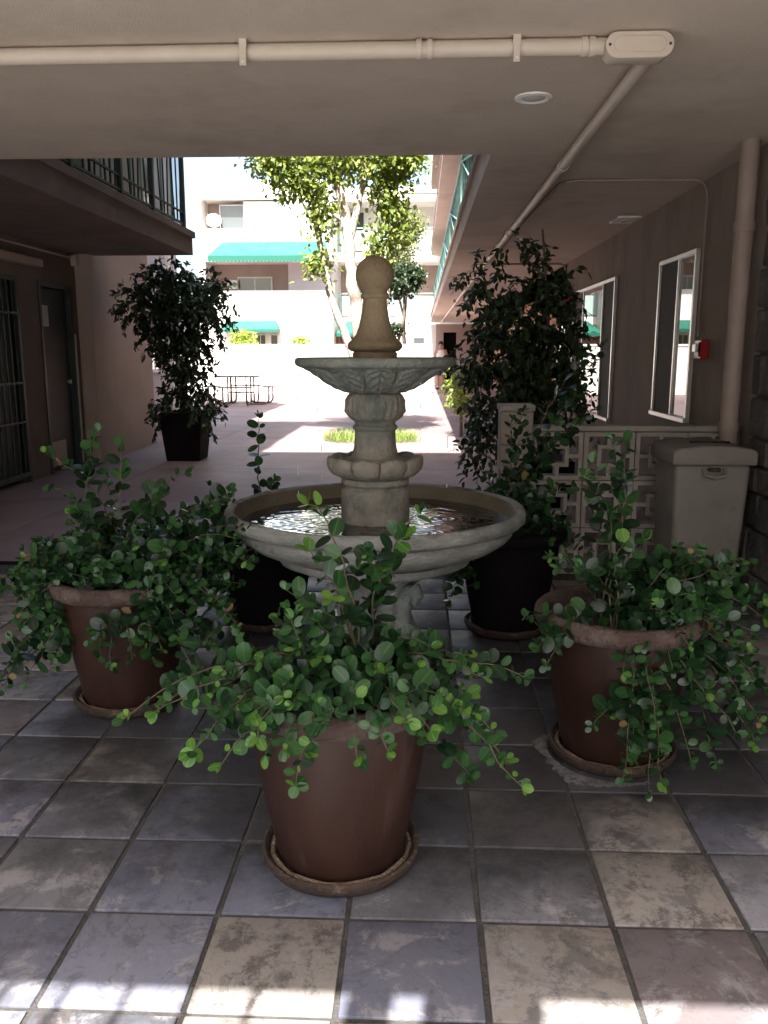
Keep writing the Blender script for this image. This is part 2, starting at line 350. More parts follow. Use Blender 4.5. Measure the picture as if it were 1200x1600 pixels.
# ------------------------------------------------------------------ setting: ground
g = MB().box(-60, 60, 5.17, 90, -0.3, -0.02).build('courtyard_ground', 'concrete', kind='structure')
for i in range(8):
    for j in range(14):
        x0 = -12.72 + i * 2.4; y0 = 5.2 + j * 2.2
        if x0 > 2.6: continue
        if y0 < 12.2 and x0 < -6.5: continue
        if abs(x0 - (-3.12)) < .1 and False: continue
        o = box('paving_slab', 'concrete', g, x0 + .004, x0 + 2.396, y0 + .004, y0 + 2.196, -0.02 + .0, 0.0, bevel=.003)
MB().box(-60, 60, -60, 0.62, -0.3, -0.004).build('driveway', 'drive', kind='structure')
fl = MB().box(-4.1, 1.9, 0.62, 5.12, -0.3, -0.007).build('tile_floor', 'mortar', kind='structure')
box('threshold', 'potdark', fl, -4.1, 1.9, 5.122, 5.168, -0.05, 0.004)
# tiles, each an object, sharing a few slightly different meshes
TX, TY, PX, PY = -0.165, 1.790, 0.3185, 0.3085
tmeshes = []
for k in range(5):
    mb = MB(); j = lambda: random.uniform(-.0018, .0018)
    hx, hy = (PX - .014) / 2, (PY - .014) / 2
    cs = [(-hx + j(), -hy + j()), (hx + j(), -hy + j()), (hx + j(), hy + j()), (-hx + j(), hy + j())]
    mb.hexa([(x, y, -.012) for x, y in cs] + [(x, y, 0.0) for x, y in cs])
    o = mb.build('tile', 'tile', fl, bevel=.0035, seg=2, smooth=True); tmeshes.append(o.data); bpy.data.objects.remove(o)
for i in range(-8, 7):
    for jn in range(-3, 11):
        cx = TX + (i + .5) * PX; cy = TY + (jn + .5) * PY
        if cx < -2.75 or cx > 1.75 or cy > 4.98: continue
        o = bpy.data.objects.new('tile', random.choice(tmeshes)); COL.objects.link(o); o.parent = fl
        o.location = (cx, cy, random.uniform(-.0015, .0005))
        o.rotation_euler = (random.uniform(-.003, .003), random.uniform(-.003, .003), random.choice((0, math.pi)) + random.uniform(-.004, .004))

# ------------------------------------------------------------------ buildings
ZS, ZF = 2.475, 2.74
BY0, BY1 = -0.36, 5.17
br = empty('bridge_building', (0, 2, 2.475), 'beige building storeys bridging overhead, their flat plaster soffit across the top', 'building')
box('soffit_slab', 'ceil', br, -4.1, 1.9, BY0, BY1, ZS, ZF)
box('upper_wall', 'stucco', br, -4.1, 1.9, BY0 + .02, BY1 - .02, ZF, 7.7)
box('parapet', 'stucco', br, -4.15, 1.95, BY0 - .02, BY1 + .02, 7.7, 7.85)

# right building
rb = empty('gallery_building', (2.0, 10, 0), 'long gallery building on the right with covered walkway and teal railings', 'building')
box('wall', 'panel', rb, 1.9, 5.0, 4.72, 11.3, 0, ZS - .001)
box('far_wall', 'orange', rb, 2.62, 5.0, 11.3, 34.0, 0, ZS - .001)
box('entry_wall', 'stucco', rb, 1.9, 5.0, BY0, 4.72, 0, 7.7)
box('upper_wall', 'stucco', rb, 1.905, 5.0, 4.73, 34.0, ZS, 7.5)
wk = box('walkway_slab', 'ceil', rb, 0.40, 1.9, BY1, 34.0, ZS, ZF - .07)
box('slab_lip', 'stucco', wk, 0.375, 1.9, BY1, 34.0, ZF - .07, ZF)
box('ceiling_panel', 'ceil', rb, 1.9, 2.62, 11.3, 34.0, ZS + .0, ZS + .1)
w3 = box('walkway_slab', 'ceil', rb, 0.40, 1.9, BY1, 34.0, 5.02, 5.22)
box('slab_lip', 'stucco', w3, 0.375, 1.9, BY1, 34.0, 5.22, 5.285)
box('roof', 'stucco', rb, 0.36, 5.0, BY1, 34.0, 7.5, 7.78)
# windows in the near wall
def window(parent, X, y0, y1, z0, z1, mull, kinds, frame='alu'):
    f = MB(); t = .035
    f.box(X - .03, X + .01, y0, y1, z1 - t, z1); f.box(X - .045, X + .01, y0, y1, z0, z0 + t)
    f.box(X - .029, X + .01, y0, y0 + t, z0 + t, z1 - t); f.box(X - .029, X + .01, y1 - t, y1, z0 + t, z1 - t)
    fo = f.build('window_frame', frame, parent, bevel=.003)
    ys = [y0 + t] + mull + [y1 - t]
    for i in range(len(ys) - 1):
        box('pane', kinds[i], fo, X - .010 - .006 * (i % 2), X + .002, ys[i] + .012, ys[i + 1] - .012, z0 + t, z1 - t)
    for y in mull: box('mullion', frame, fo, X - .026, X + .005, y - .0118, y + .0118, z0 + t, z1 - t)
    return fo
window(rb, 1.9, 5.98, 6.88, 0.85, 2.04, [6.38], ['glass', 'screen'])
window(rb, 1.9, 8.40, 10.62, 0.66, 2.06, [8.95, 10.0], ['screen', 'glass', 'screen'])
window(rb, 2.62, 14.0, 16.2, 0.8, 2.05, [15.1], ['glass', 'glass'])
for yy in (12.3, 18.2, 23.5):
    d = box('door', 'door', rb, 2.60, 2.618, yy, yy + .9, 0.01, 2.05)
    box('door_handle', 'alu', d, 2.56, 2.60, yy + .1, yy + .14, 1.0, 1.04)

def railing(name, X, y0, y1, z0, label, posts, brace=True):
    r = empty(name, (X, y0, z0), label, 'railing')
    box('top_rail', 'teal_light', r, X - .02, X + .02, y0, y1, z0 + 1.0, z0 + 1.035)
    box('bottom_rail', 'teal', r, X - .015, X + .015, y0, y1, z0 + .09, z0 + .115)
    for i, y in enumerate(posts):
        p = box('post', 'teal_light', r, X - .019, X + .019, y - .02, y + .02, z0, z0 + 1.0)
        if brace:
            for dy, zl in ((3.0, .12), (4.8, .12)):
                if y - dy > y0: MB().tube([(X - .012, y, z0 + .99), (X - .012, y - dy, z0 + zl)], .011, 6).build('brace', 'teal_light', p)
    ps = [y0] + posts + [y1]
    for a, b in zip(ps[:-1], ps[1:]):
        if b - a < .3: continue
        m = MB(); y = a + .1
        while y < b - .05:
            m.box(X - .006, X + .006, y, y + .02, z0 + .115, z0 + 1.0); y += .42
        m.build('baluster_panel', 'teal_light', r, kind='stuff')
        box('privacy_screen', 'teal_screen', r, X + .012, X + .018, a + .03, b - .03, z0 + .13, z0 + .98)
    return r
PO = [7.2, 11.3, 15.4, 19.5, 23.6, 27.7, 31.8]
railing('railing', 0.52, 5.2, 33.8, ZF, 'teal railing with dark screens along the second floor walkway at right', PO)
railing('railing', 0.52, 5.2, 33.8, 5.285, 'teal railing of the top floor walkway at right, higher of two', PO)

# stone entry wall, rough stones each a piece
sw = empty('stone_wall', (1.86, 4.0, 0), 'rough dark stone wall at the right edge beside the waste bin', 'wall')
box('backing', 'rock', sw, 1.85, 1.9, 2.6, 4.70, 0, 2.47)
z = 0.0
while z < 2.4:
    h = random.uniform(.14, .24); y = 2.6
    if z + h > 2.47: h = 2.47 - z
    while y < 4.68:
        L = min(random.uniform(.22, .45), 4.70 - y)
        if L < .04: break
        d = random.uniform(.02, .05)
        pts = [(1.852, y + .004, z + .004), (1.852, y + L - .004, z + .004), (1.852 - d * random.uniform(.7, 1.2), y + L - .012, z + .01), (1.852 - d * random.uniform(.7, 1.2), y + .012, z + .01),
               (1.852, y + .004, z + h - .004), (1.852, y + L - .004, z + h - .004), (1.852 - d * random.uniform(.6, 1.2), y + L - .012, z + h - .012), (1.852 - d * random.uniform(.6, 1.2), y + .012, z + h - .01)]
        MB().hexa(pts).build('stone', 'rock', sw, bevel=.008); y += L
    z += h

# left building
lb = empty('apartment_building', (-4.2, 8, 0), 'shaded stucco apartment building on the left with overhanging balcony', 'building')
wl = MB()
D0, D1, G0, G1 = 9.02, 9.88, 7.55, 8.56     # door and gate openings along y
wl.box(-4.4, -4.1, BY0, G0, 0, ZS); wl.box(-4.4, -4.1, G1, D0, 0, ZS); wl.box(-4.4, -4.1, D1, 10.05, 0, ZS)
wl.box(-4.4, -4.1, G0, G1, 2.10, ZS); wl.box(-4.4, -4.1, D0, D1, 2.10, ZS)
wl.build('wall', 'shaded_brown_wall', lb)
box('wall_end', 'stucco', lb, -8.0, -3.92, 10.05, 12.22, 0, 7.5)
rw = box('rear_wall', 'grey_wall', lb, -8.0, -4.55, 12.22, 15.9, 0, 7.5)
box('upper_wall', 'stucco', lb, -8.0, -4.1, BY0, 10.05, ZS, 7.5)
box('interior', 'black', lb, -4.5, -4.401, BY0, 10.0, 0, ZS)
sl = box('balcony_slab', 'shaded_brown_wall', lb, -4.1, -2.72, BY1, 10.22, ZS, ZF - .07)
box('slab_lip', 'shaded_brown_wall', sl, -4.1, -2.69, BY1, 10.25, ZF - .07, ZF)
s3 = box('balcony_slab', 'stucco', lb, -4.1, -2.72, BY1, 10.22, 5.02, 5.285)
box('roof', 'stucco', lb, -8.0, -2.70, BY1, 10.24, 7.5, 7.78)
box('roof', 'stucco', lb, -8.0, -4.02, 10.24, 15.95, 7.5, 7.78)
for zz in (1.0, 3.6):
    f = MB(); f.box(-4.55, -4.52, 13.2, 14.6, zz, zz + .05).box(-4.55, -4.52, 13.2, 14.6, zz + 1.15, zz + 1.2).box(-4.55, -4.52, 13.2, 13.25, zz + .05, zz + 1.15).box(-4.55, -4.52, 14.55, 14.6, zz + .05, zz + 1.15)
    fo = f.build('window_frame', 'whitepaint', lb)
    box('pane', 'farglass', fo, -4.549, -4.535, 13.25, 14.55, zz + .05, zz + 1.15)
box('pilaster', 'whitepaint', rw, -4.55, -4.50, 15.2, 15.4, 0, 7.4)
# green door with notice
d = empty('service_door', (-4.15, 9.45, 0), 'dark green door with paper notice and pale kick plate in the left wall', 'door')
fr = MB(); fr.box(-4.18, -4.085, D0, D0 + .05, 0, 2.10).box(-4.18, -4.085, D1 - .05, D1, 0, 2.10).box(-4.18, -4.085, D0 + .05, D1 - .05, 2.04, 2.10)
fr.build('door_frame', 'door', d, bevel=.004)
lf = box('door_leaf', 'door', d, -4.20, -4.15, D0 + .052, D1 - .052, 0.012, 2.037, bevel=.003)
box('notice', 'paper', lf, -4.1495, -4.147, 9.12, 9.35, 1.62, 1.85)
box('kick_plate', 'kick', lf, -4.1495, -4.146, D0 + .09, D1 - .30, 0.06, 0.34)
MB().lathe([(.012, 0), (.03, .01), (.03, .03), (.012, .04)], 12).build('knob_template', 'alu')
bpy.data.objects.remove(bpy.data.objects['knob_template'])
MB().tube([(-4.15, D1 - .13, 1.0), (-4.11, D1 - .13, 1.0)], [.014, .028], 10).build('knob', 'alu', lf, smooth=True)
box('jamb_strip', 'kick', d, -4.10, -4.075, D1 + .001, D1 + .03, 0, 1.55)
# iron gate
gt = empty('iron_gate', (-4.1, 8.0, 0), 'dark iron security gate with vertical bars at the left edge', 'gate')
gm = MB(); gm.box(-4.13, -4.09, G0, G0 + .05, 0, 2.1).box(-4.13, -4.09, G1 - .05, G1, 0, 2.1).box(-4.13, -4.09, G0 + .05, G1 - .05, 2.05, 2.1).box(-4.13, -4.09, G0 + .05, G1 - .05, .06, .11)
gm.build('gate_frame', 'darkiron', gt)
for k in range(8):
    y = G0 + .1 + k * .115
    box('bar', 'darkiron', gt, -4.118, -4.102, y, y + .016, .11, 2.05)
for zz in (.62, 1.02, 1.72): box('cross_bar', 'darkiron', gt, -4.101, -4.092, G0 + .05, G1 - .05, zz, zz + .022)
box('mesh_panel', 'door', gt, -4.16, -4.15, G0 + .02, G1 - .02, .03, 2.09)
# fascia ledge over gate and thin conduit
lg = MB().box(-4.1, -3.98, 7.3, 8.95, 2.22, 2.30).build('ledge', 'stucco', lb, bevel=.006)
cd = empty('thin_conduit', (-4.08, 8, 2.42), 'thin conduit with end box under the left balcony', 'conduit')
MB().tube([(-4.085, 5.5, 2.42), (-4.085, 9.96, 2.42)], .011, 8).build('pipe', 'pipe', cd, smooth=True)
box('junction_box', 'pipe', cd, -4.099, -4.03, 9.94, 10.04, 2.33, 2.45, bevel=.006)

# left balcony railing
lr = empty('railing', (-2.80, 7.5, ZF), 'dark green iron balcony railing with slanted bars and wire mesh, upper left', 'railing')
RX = -2.80
box('top_rail', 'darkiron', lr, RX - .02, RX + .02, 5.2, 10.18, ZF + 1.02, ZF + 1.05)
box('bottom_rail', 'darkiron', lr, RX - .012, RX + .012, 5.2, 10.18, ZF + .07, ZF + .092)
box('middle_rail', 'darkiron', lr, RX - .012, RX + .012, 5.2, 10.18, ZF + .20, ZF + .217)
lp = [5.3, 6.9, 8.05, 9.0, 10.16]
for y in lp: box('post', 'darkiron', lr, RX - .024, RX + .024, y - .024, y + .024, ZF, ZF + 1.02)
for a, b in zip(lp[:-1], lp[1:]):
    n = int((b - a) / .15)
    for k in range(n):
        y = a + (k + .5) * (b - a) / n; dy = (.045, -.045, 0)[k % 3]
        MB().tube([(RX, y - dy, ZF + .09), (RX, y + dy, ZF + 1.02)], .009, 5).build('baluster', 'darkiron', lr)
    m = MB(); y = a + .03
    while y < b - .02: m.box(RX - .0245, RX - .0225, y, y + .0022, ZF + .03, ZF + 1.0); y += .02
    z = ZF + .03
    while z < ZF + 1.0: m.box(RX - .0225, RX - .0205, a + .02, b - .02, z, z + .0022); z += .02
    m.build('wire_mesh', 'teal_light', lr, kind='stuff')
# end return of the railing along the slab's end
box('end_rail', 'darkiron', lr, -4.05, RX - .02, 10.15, 10.18, ZF + 1.02, ZF + 1.05)
for k in range(10):
    x = -4.0 + k * .118; box('baluster', 'darkiron', lr, x, x + .016, 10.155, 10.171, ZF, ZF + 1.02)

# ------------------------------------------------------------------ far building
fb = empty('far_apartment_building', (-4, 34, 0), 'sunlit white apartment block across the courtyard with green awnings', 'building')
FY = 33.0
fw = MB()
fw.box(-8.6, -3.4, FY, FY + 4, 0, 2.6)
fw.box(-8.6, -3.4, FY, FY + .18, 2.6, 3.66)                       # balcony parapet
fw.box(-8.6, -8.33, FY, FY + 4, 3.66, 4.75); fw.box(-5.2, -3.4, FY, FY + 4, 3.66, 4.75) if False else None
fw.box(-8.6, -3.4, FY, FY + 4, 4.75, 5.96)
fw.box(-8.6, -8.42, FY, FY + 4, 5.96, 7.06); fw.box(-5.2, -3.4, FY, FY + 4, 5.96, 7.06)
fw.box(-8.6, -3.4, FY, FY + 4, 7.06, 7.72)
fw.build('wall', 'white_wall', fb)
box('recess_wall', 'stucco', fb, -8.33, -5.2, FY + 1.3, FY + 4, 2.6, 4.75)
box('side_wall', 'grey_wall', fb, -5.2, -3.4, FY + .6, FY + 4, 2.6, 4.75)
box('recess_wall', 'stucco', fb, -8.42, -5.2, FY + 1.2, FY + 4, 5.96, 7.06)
def fwin(parent, y, x0, x1, z0, z1, mats, fm='whitepaint', t=.05):
    f = MB(); f.box(x0, x1, y - .04, y + .02, z0, z0 + t).box(x0, x1, y - .04, y + .02, z1 - t, z1).box(x0, x0 + t, y - .04, y + .02, z0 + t, z1 - t).box(x1 - t, x1, y - .04, y + .02, z0 + t, z1 - t)
    fo = f.build('window_frame', fm, parent); n = len(mats); wv = (x1 - x0 - 2 * t) / n
    for i, mm in enumerate(mats):
        box('pane', mm, fo, x0 + t + i * wv + .01, x0 + t + (i + 1) * wv - .01, y - .02, y + .01, z0 + t, z1 - t)
        if i: box('mullion', fm, fo, x0 + t + i * wv - .0098, x0 + t + i * wv + .0098, y - .03, y + .01, z0 + t, z1 - t)
fwin(fb, FY + 1.28, -7.35, -5.95, 3.3, 4.28, ['farglass', 'farglass'])
fwin(fb, FY + .5, -7.8, -6.85, 5.965, 6.9, ['farglass'], 'grey_wall', .03)
fwin(fb, FY + .4, -6.85, -5.22, 5.97, 7.0, ['cyanglass'], 'whitepaint', .03)
for x0, x1 in ((-7.08, -6.68), (-6.47, -6.02), (-5.86, -5.55)):
    fwin(fb, FY - .01, x0, x1, 1.2, 2.0, ['farglass'] * (2 if x1 - x0 > .42 else 1), 'whitepaint', .03)
ac = empty('air_conditioner', (-7.5, FY + 1.2, 3.8), 'boxy air conditioner on the recessed balcony wall', 'air conditioner')
box('housing', 'whitepaint', ac, -7.75, -7.3, FY + 1.0, FY + 1.295, 3.80, 4.15, bevel=.02)
for k in range(6): box('grille_slat', 'grey_wall', ac, -7.71, -7.34, FY + .985, FY + .999, 3.84 + k * .05, 3.86 + k * .05)
dish = empty('satellite_dish', (-8.0, FY + .3, 5.97), 'white satellite dish standing in the top floor loggia', 'satellite dish')
MB().lathe([(.02, 0), (.16, .02), (.28, .07), (.285, .08), (.16, .035), (.02, .015)], 24, (0, 0)).build('dish_tmp', 'whitepaint')
do = bpy.data.objects['dish_tmp']; do.name = 'reflector'; do.parent = dish; do.location = (0, 0, .3); do.rotation_euler = (R(70), 0, R(15))
MB().tube([(-8.0, FY + .3, 5.97), (-8.0, FY + .33, 6.27)], .03, 8).build('mast', 'whitepaint', dish)
MB().tube([(-8.0, FY + .3, 6.15), (-8.12, FY - .05, 6.45)], .02, 6).build('feed_arm', 'whitepaint', dish)
# gallery part on the right
gl = MB()
GY = 35.0
box('gallery_slab', 'white_wall', fb, -3.4, 2.6, GY, GY + 3, 2.42, 2.73)
box('gallery_slab', 'white_wall', fb, -3.4, 2.6, GY, GY + 3, 4.92, 5.29)
box('gallery_roof', 'white_wall', fb, -3.4, 2.6, GY - .3, GY + 4, 7.2, 7.72)
box('roof_gutter', 'grey_wall', fb, -3.4, 2.6, GY - .36, GY - .30, 7.5, 7.75)
box('gallery_wall', 'stucco', fb, -3.4, 2.6, GY + 1.6, GY + 4, 0, 2.42)
box('gallery_wall', 'stucco', fb, -3.4, 2.6, GY + 1.6, GY + 4, 2.73, 4.92)
box('gallery_wall', 'white_wall', fb, -3.4, 2.6, GY + 1.2, GY + 4, 5.29, 7.2)
gw = box('ground_wall', 'white_wall', fb, -1.2, 0.62, GY - .8, GY + 1.6, 0, 2.42)
gw2 = MB().box(0.62, .92, GY - .8, GY + 1.6, 0, 2.42).box(1.45, 2.62, GY - .8, GY + 1.6, 0, 2.42).box(.92, 1.45, GY - .8, GY + 1.6, 2.1, 2.42).build('end_wall', 'stucco', fb)
box('dark_doorway', 'black', fb, .92, 1.45, GY - .3, GY - .2, 0, 2.1)
fwin(fb, GY - .81, -.3, .18, 1.62, 1.9, ['farglass'], 'whitepaint', .02)
fwin(fb, GY + 1.59, -2.9, -2.2, 3.2, 4.4, ['farglass'])
dd = box('door', 'door', fb, -1.9, -1.1, GY + 1.57, GY + 1.59, 2.74, 4.75)
dd2 = box('door', 'door', fb, -3.2, -2.4, GY + 1.17, GY + 1.19, 5.3, 7.0)
for z0, lab in ((2.73, 'pale panel railing on the middle gallery of the far building'), (5.29, 'pale panel railing on the top gallery of the far building')):
    r = empty('gallery_railing', (-1.4, GY + .06, z0), lab, 'railing')
    box('top_rail', 'teal_light', r, -3.38, .75, GY + .04, GY + .09, z0 + .92, z0 + .96)
    box('bottom_rail', 'teal_light', r, -3.38, .75, GY + .05, GY + .08, z0 + .06, z0 + .09)
    for k in range(5):
        x = -3.36 + k * 1.02
        box('post', 'teal_light', r, x, x + .04, GY + .045, GY + .085, z0, z0 + .92)
        if k < 4: box('panel', 'glassrail', r, x + .05, x + 1.01, GY + .055, GY + .075, z0 + .10, z0 + .84)

def awning(name, label, x0, x1, ztop, zbot, y, dep, val=.18, scal=.1, side=True):
    a = empty(name, ((x0 + x1) / 2, y, zbot), label, 'awning')
    mb = MB(); t = .015; sl = .38
    mb.hexa([(x0, y - dep, zbot), (x1, y - dep, zbot), (x1 - sl * .4, y, ztop - t), (x0 + sl, y, ztop - t),
             (x0, y - dep, zbot + t), (x1, y - dep, zbot + t), (x1 - sl * .4, y, ztop), (x0 + sl, y, ztop)])
    mb.build('canopy', 'awning', a)
    # scalloped valance: front strip
    n = max(4, int((x1 - x0) / .14)); wv = (x1 - x0) / n; poly = [(x0, zbot), (x1, zbot)]
    for k in reversed(range(n)):
        for q in (0.0, .3, .7):
            poly.append((x0 + (k + 1 - q) * wv, zbot - val - (0 if q == 0 else scal * .35)))
    poly.append((x0, zbot - val))
    MB().prism(list(reversed(poly)), y - dep - .012, y - dep).build('valance', 'valance', a)
    if side:
        for xx, xt in ((x0, x0 + sl), (x1, x1 - sl * .4)):
            MB().hexa([(xx, y - dep + .003, zbot - .01), (xx + .006, y - dep + .003, zbot - .01), (xx + .006, y, zbot - .01), (xx, y, zbot - .01),
                       (xx, y - dep + .003, zbot), (xx + .006, y - dep + .003, zbot), (xt + .006, y, ztop - .02), (xt, y, ztop - .02)]).build('side_flap', 'awning', a)
    MB().tube([(x0 + .05, y - .01, zbot), (x0 + .05, y - dep + .02, zbot)], .012, 6).build('frame_arm', 'alu', a)
    MB().tube([(x1 - .05, y - .01, zbot), (x1 - .05, y - dep + .02, zbot)], .012, 6).build('frame_arm', 'alu', a)
awning('awning', 'long sloping green awning over the middle balcony of the white block', -8.0, -3.5, 5.47, 4.86, FY, .9)
awning('awning', 'green awning over the small ground floor windows of the white block', -7.7, -5.45, 2.52, 2.17, FY, .7, .08, .05)
awning('awning', 'small green awning above the brown fence beside the white block', -3.38, -2.55, 2.55, 2.05, GY - .1, 1.2, .1, .08)
rs = MB().box(-4.05, -3.86, FY - .02, FY - .002, 1.9, 2.12).build('wall_sign', 'signred', None)
tag(rs, 'small red and white sign on the sunlit white block', 'sign')
fc = empty('board_fence', (-2.9, 34.0, 0), 'brown wooden board fence under the small green awning', 'fence')
for k in range(9): box('board', 'wood', fc, -3.38 + k * .12, -3.27 + k * .12, 33.95, 33.98, 0, 1.95 - .02 * (k % 3), bevel=.004)
box('rail', 'wood', fc, -3.38, -2.3, 33.985, 34.02, .5, .58)
box('rail', 'wood', fc, -3.38, -2.3, 33.985, 34.02, 1.5, 1.58)
pw = empty('courtyard_wall', (-4, 27, 0), 'low sunlit white wall along the back of the courtyard', 'wall')
box('wall_body', 'white_wall', pw, -9.0, 0.35, 27.0, 27.2, 0, 1.50)
box('coping', 'white_wall', pw, -9.03, 0.38, 26.97, 27.23, 1.50, 1.57, bevel=.01)

# ------------------------------------------------------------------ foliage machinery
def leaf_template(widths, ts, cup=.12, curl=.10):
    v = [(0, 0, 0)]; f = []; uv = [(.5, 0)]
    for wd, t in zip(widths, ts):
        zc = -curl * t * t
        v += [(-wd, t, zc + cup * wd), (0, t, zc), (wd, t, zc + cup * wd)]
        uv += [(.5 - wd, t), (.5, t), (.5 + wd, t)]
    v.append((0, 1, -curl)); uv.append((.5, 1)); n = len(ts); e = len(v) - 1
    f += [(0, 2, 1), (0, 3, 2)]
    for i in range(n - 1):
        a = 1 + 3 * i; b = a + 3
        f += [(a, a + 1, b + 1, b), (a + 1, a + 2, b + 2, b + 1)]
    a = 1 + 3 * (n - 1); f += [(a, a + 1, e), (a + 1, a + 2, e)]
    return np.array(v, float), f, np.array(uv, float)
ROUND = leaf_template([.22, .37, .41, .33, .17], [.08, .28, .55, .80, .95])
ROUND2 = leaf_template([.20, .33, .38, .31, .14], [.10, .30, .55, .80, .96], -.10, .18)
POINT = leaf_template([.17, .24, .13], [.18, .48, .8], .2, .16)
BLADE = leaf_template([.03, .02], [.3, .7], .2, .3)
OVAL = leaf_template([.22, .30, .18], [.18, .5, .82], .2, .12)
def leaf_mesh(name, T, m):
    me = bpy.data.meshes.new(name); me.from_pydata([tuple(x) for x in T[0]], [], T[1])
    u = me.uv_layers.new(name='UVMap')
    for lp_ in me.loops: u.data[lp_.index].uv = T[2][lp_.vertex_index]
    me.polygons.foreach_set('use_smooth', [True] * len(me.polygons)); me.materials.append(m); return me
def frame(d, nrm):
    d = Vector(d).normalized(); nrm = Vector(nrm)
    x = d.cross(nrm)
    if x.length < 1e-4: x = d.cross(Vector((1, .3, .2)))
    x.normalize(); z = x.cross(d); return x, d, z
def mat4(p, d, nrm, s, wf=1.0):
    x, y, z = frame(d, nrm)
    return Matrix(((x.x * s * wf, y.x * s, z.x * s, p[0]), (x.y * s * wf, y.y * s, z.y * s, p[1]), (x.z * s * wf, y.z * s, z.z * s, p[2]), (0, 0, 0, 1)))
def leaf_cloud(name, leaves, T, mats, parent, kind='stuff'):
    """leaves: list of (Matrix, material index) joined into one mesh"""
    if not leaves: return None
    nv = len(T[0]); N = len(leaves)
    A = np.array([[list(r) for r in L[0]] for L in leaves])
    V = np.einsum('nij,vj->nvi', A[:, :3, :3], T[0]) + A[:, None, :3, 3]
    o0 = ORI.get(parent, Vector((0, 0, 0))); V = V - np.array(o0)
    V = V.reshape(-1, 3)
    loops = []; starts = []; tot = []; c = 0
    for q in T[1]:
        starts.append(c); tot.append(len(q)); loops += list(q); c += len(q)
    loops = np.array(loops); starts = np.array(starts); tot = np.array(tot)
    LV = (loops[None] + (np.arange(N) * nv)[:, None]).ravel()
    LS = (starts[None] + (np.arange(N) * c)[:, None]).ravel()
    me = bpy.data.meshes.new(name)
    me.vertices.add(len(V)); me.vertices.foreach_set('co', V.ravel())
    me.loops.add(len(LV)); me.loops.foreach_set('vertex_index', LV.astype(np.int32))
    me.polygons.add(len(LS)); me.polygons.foreach_set('loop_start', LS.astype(np.int32))
    try: me.polygons.foreach_set('loop_total', np.tile(tot, N).astype(np.int32))
    except Exception: pass
    mi = np.repeat([L[1] for L in leaves], len(T[1])).astype(np.int32)
    for m in mats: me.materials.append(m)
    me.polygons.foreach_set('material_index', mi)
    me.polygons.foreach_set('use_smooth', np.ones(len(LS), bool))
    u = me.uv_layers.new(name='UVMap'); UVs = np.tile(T[2][loops], (N, 1)); u.data.foreach_set('uv', UVs.ravel())
    me.update(calc_edges=True); me.validate()
    o = bpy.data.objects.new(name, me); COL.objects.link(o); o.parent = parent
    if kind: o['kind'] = kind
    ORI[o] = o0
    return o
def leaf_objects(leaves, T, mats, parent, tag_='leaf'):
    ms = [leaf_mesh('leaf', T, m) for m in mats]; o0 = ORI[parent]
    for Mx, mi in leaves:
        o = bpy.data.objects.new('leaf', ms[mi]); COL.objects.link(o); o.parent = parent
        Q = Mx.copy(); Q.translation -= o0; o.matrix_basis = Q
def split_leaves(leaves, T, mats, parent, nparts):
    c = camo.location
    key = lambda L: (L[0].translation - c).length - 6 * L[0].to_scale().x
    leaves = sorted(leaves, key=key)
    leaf_objects(leaves[:nparts], T, mats, parent)
    leaf_cloud('foliage', leaves[nparts:], T, mats, parent)

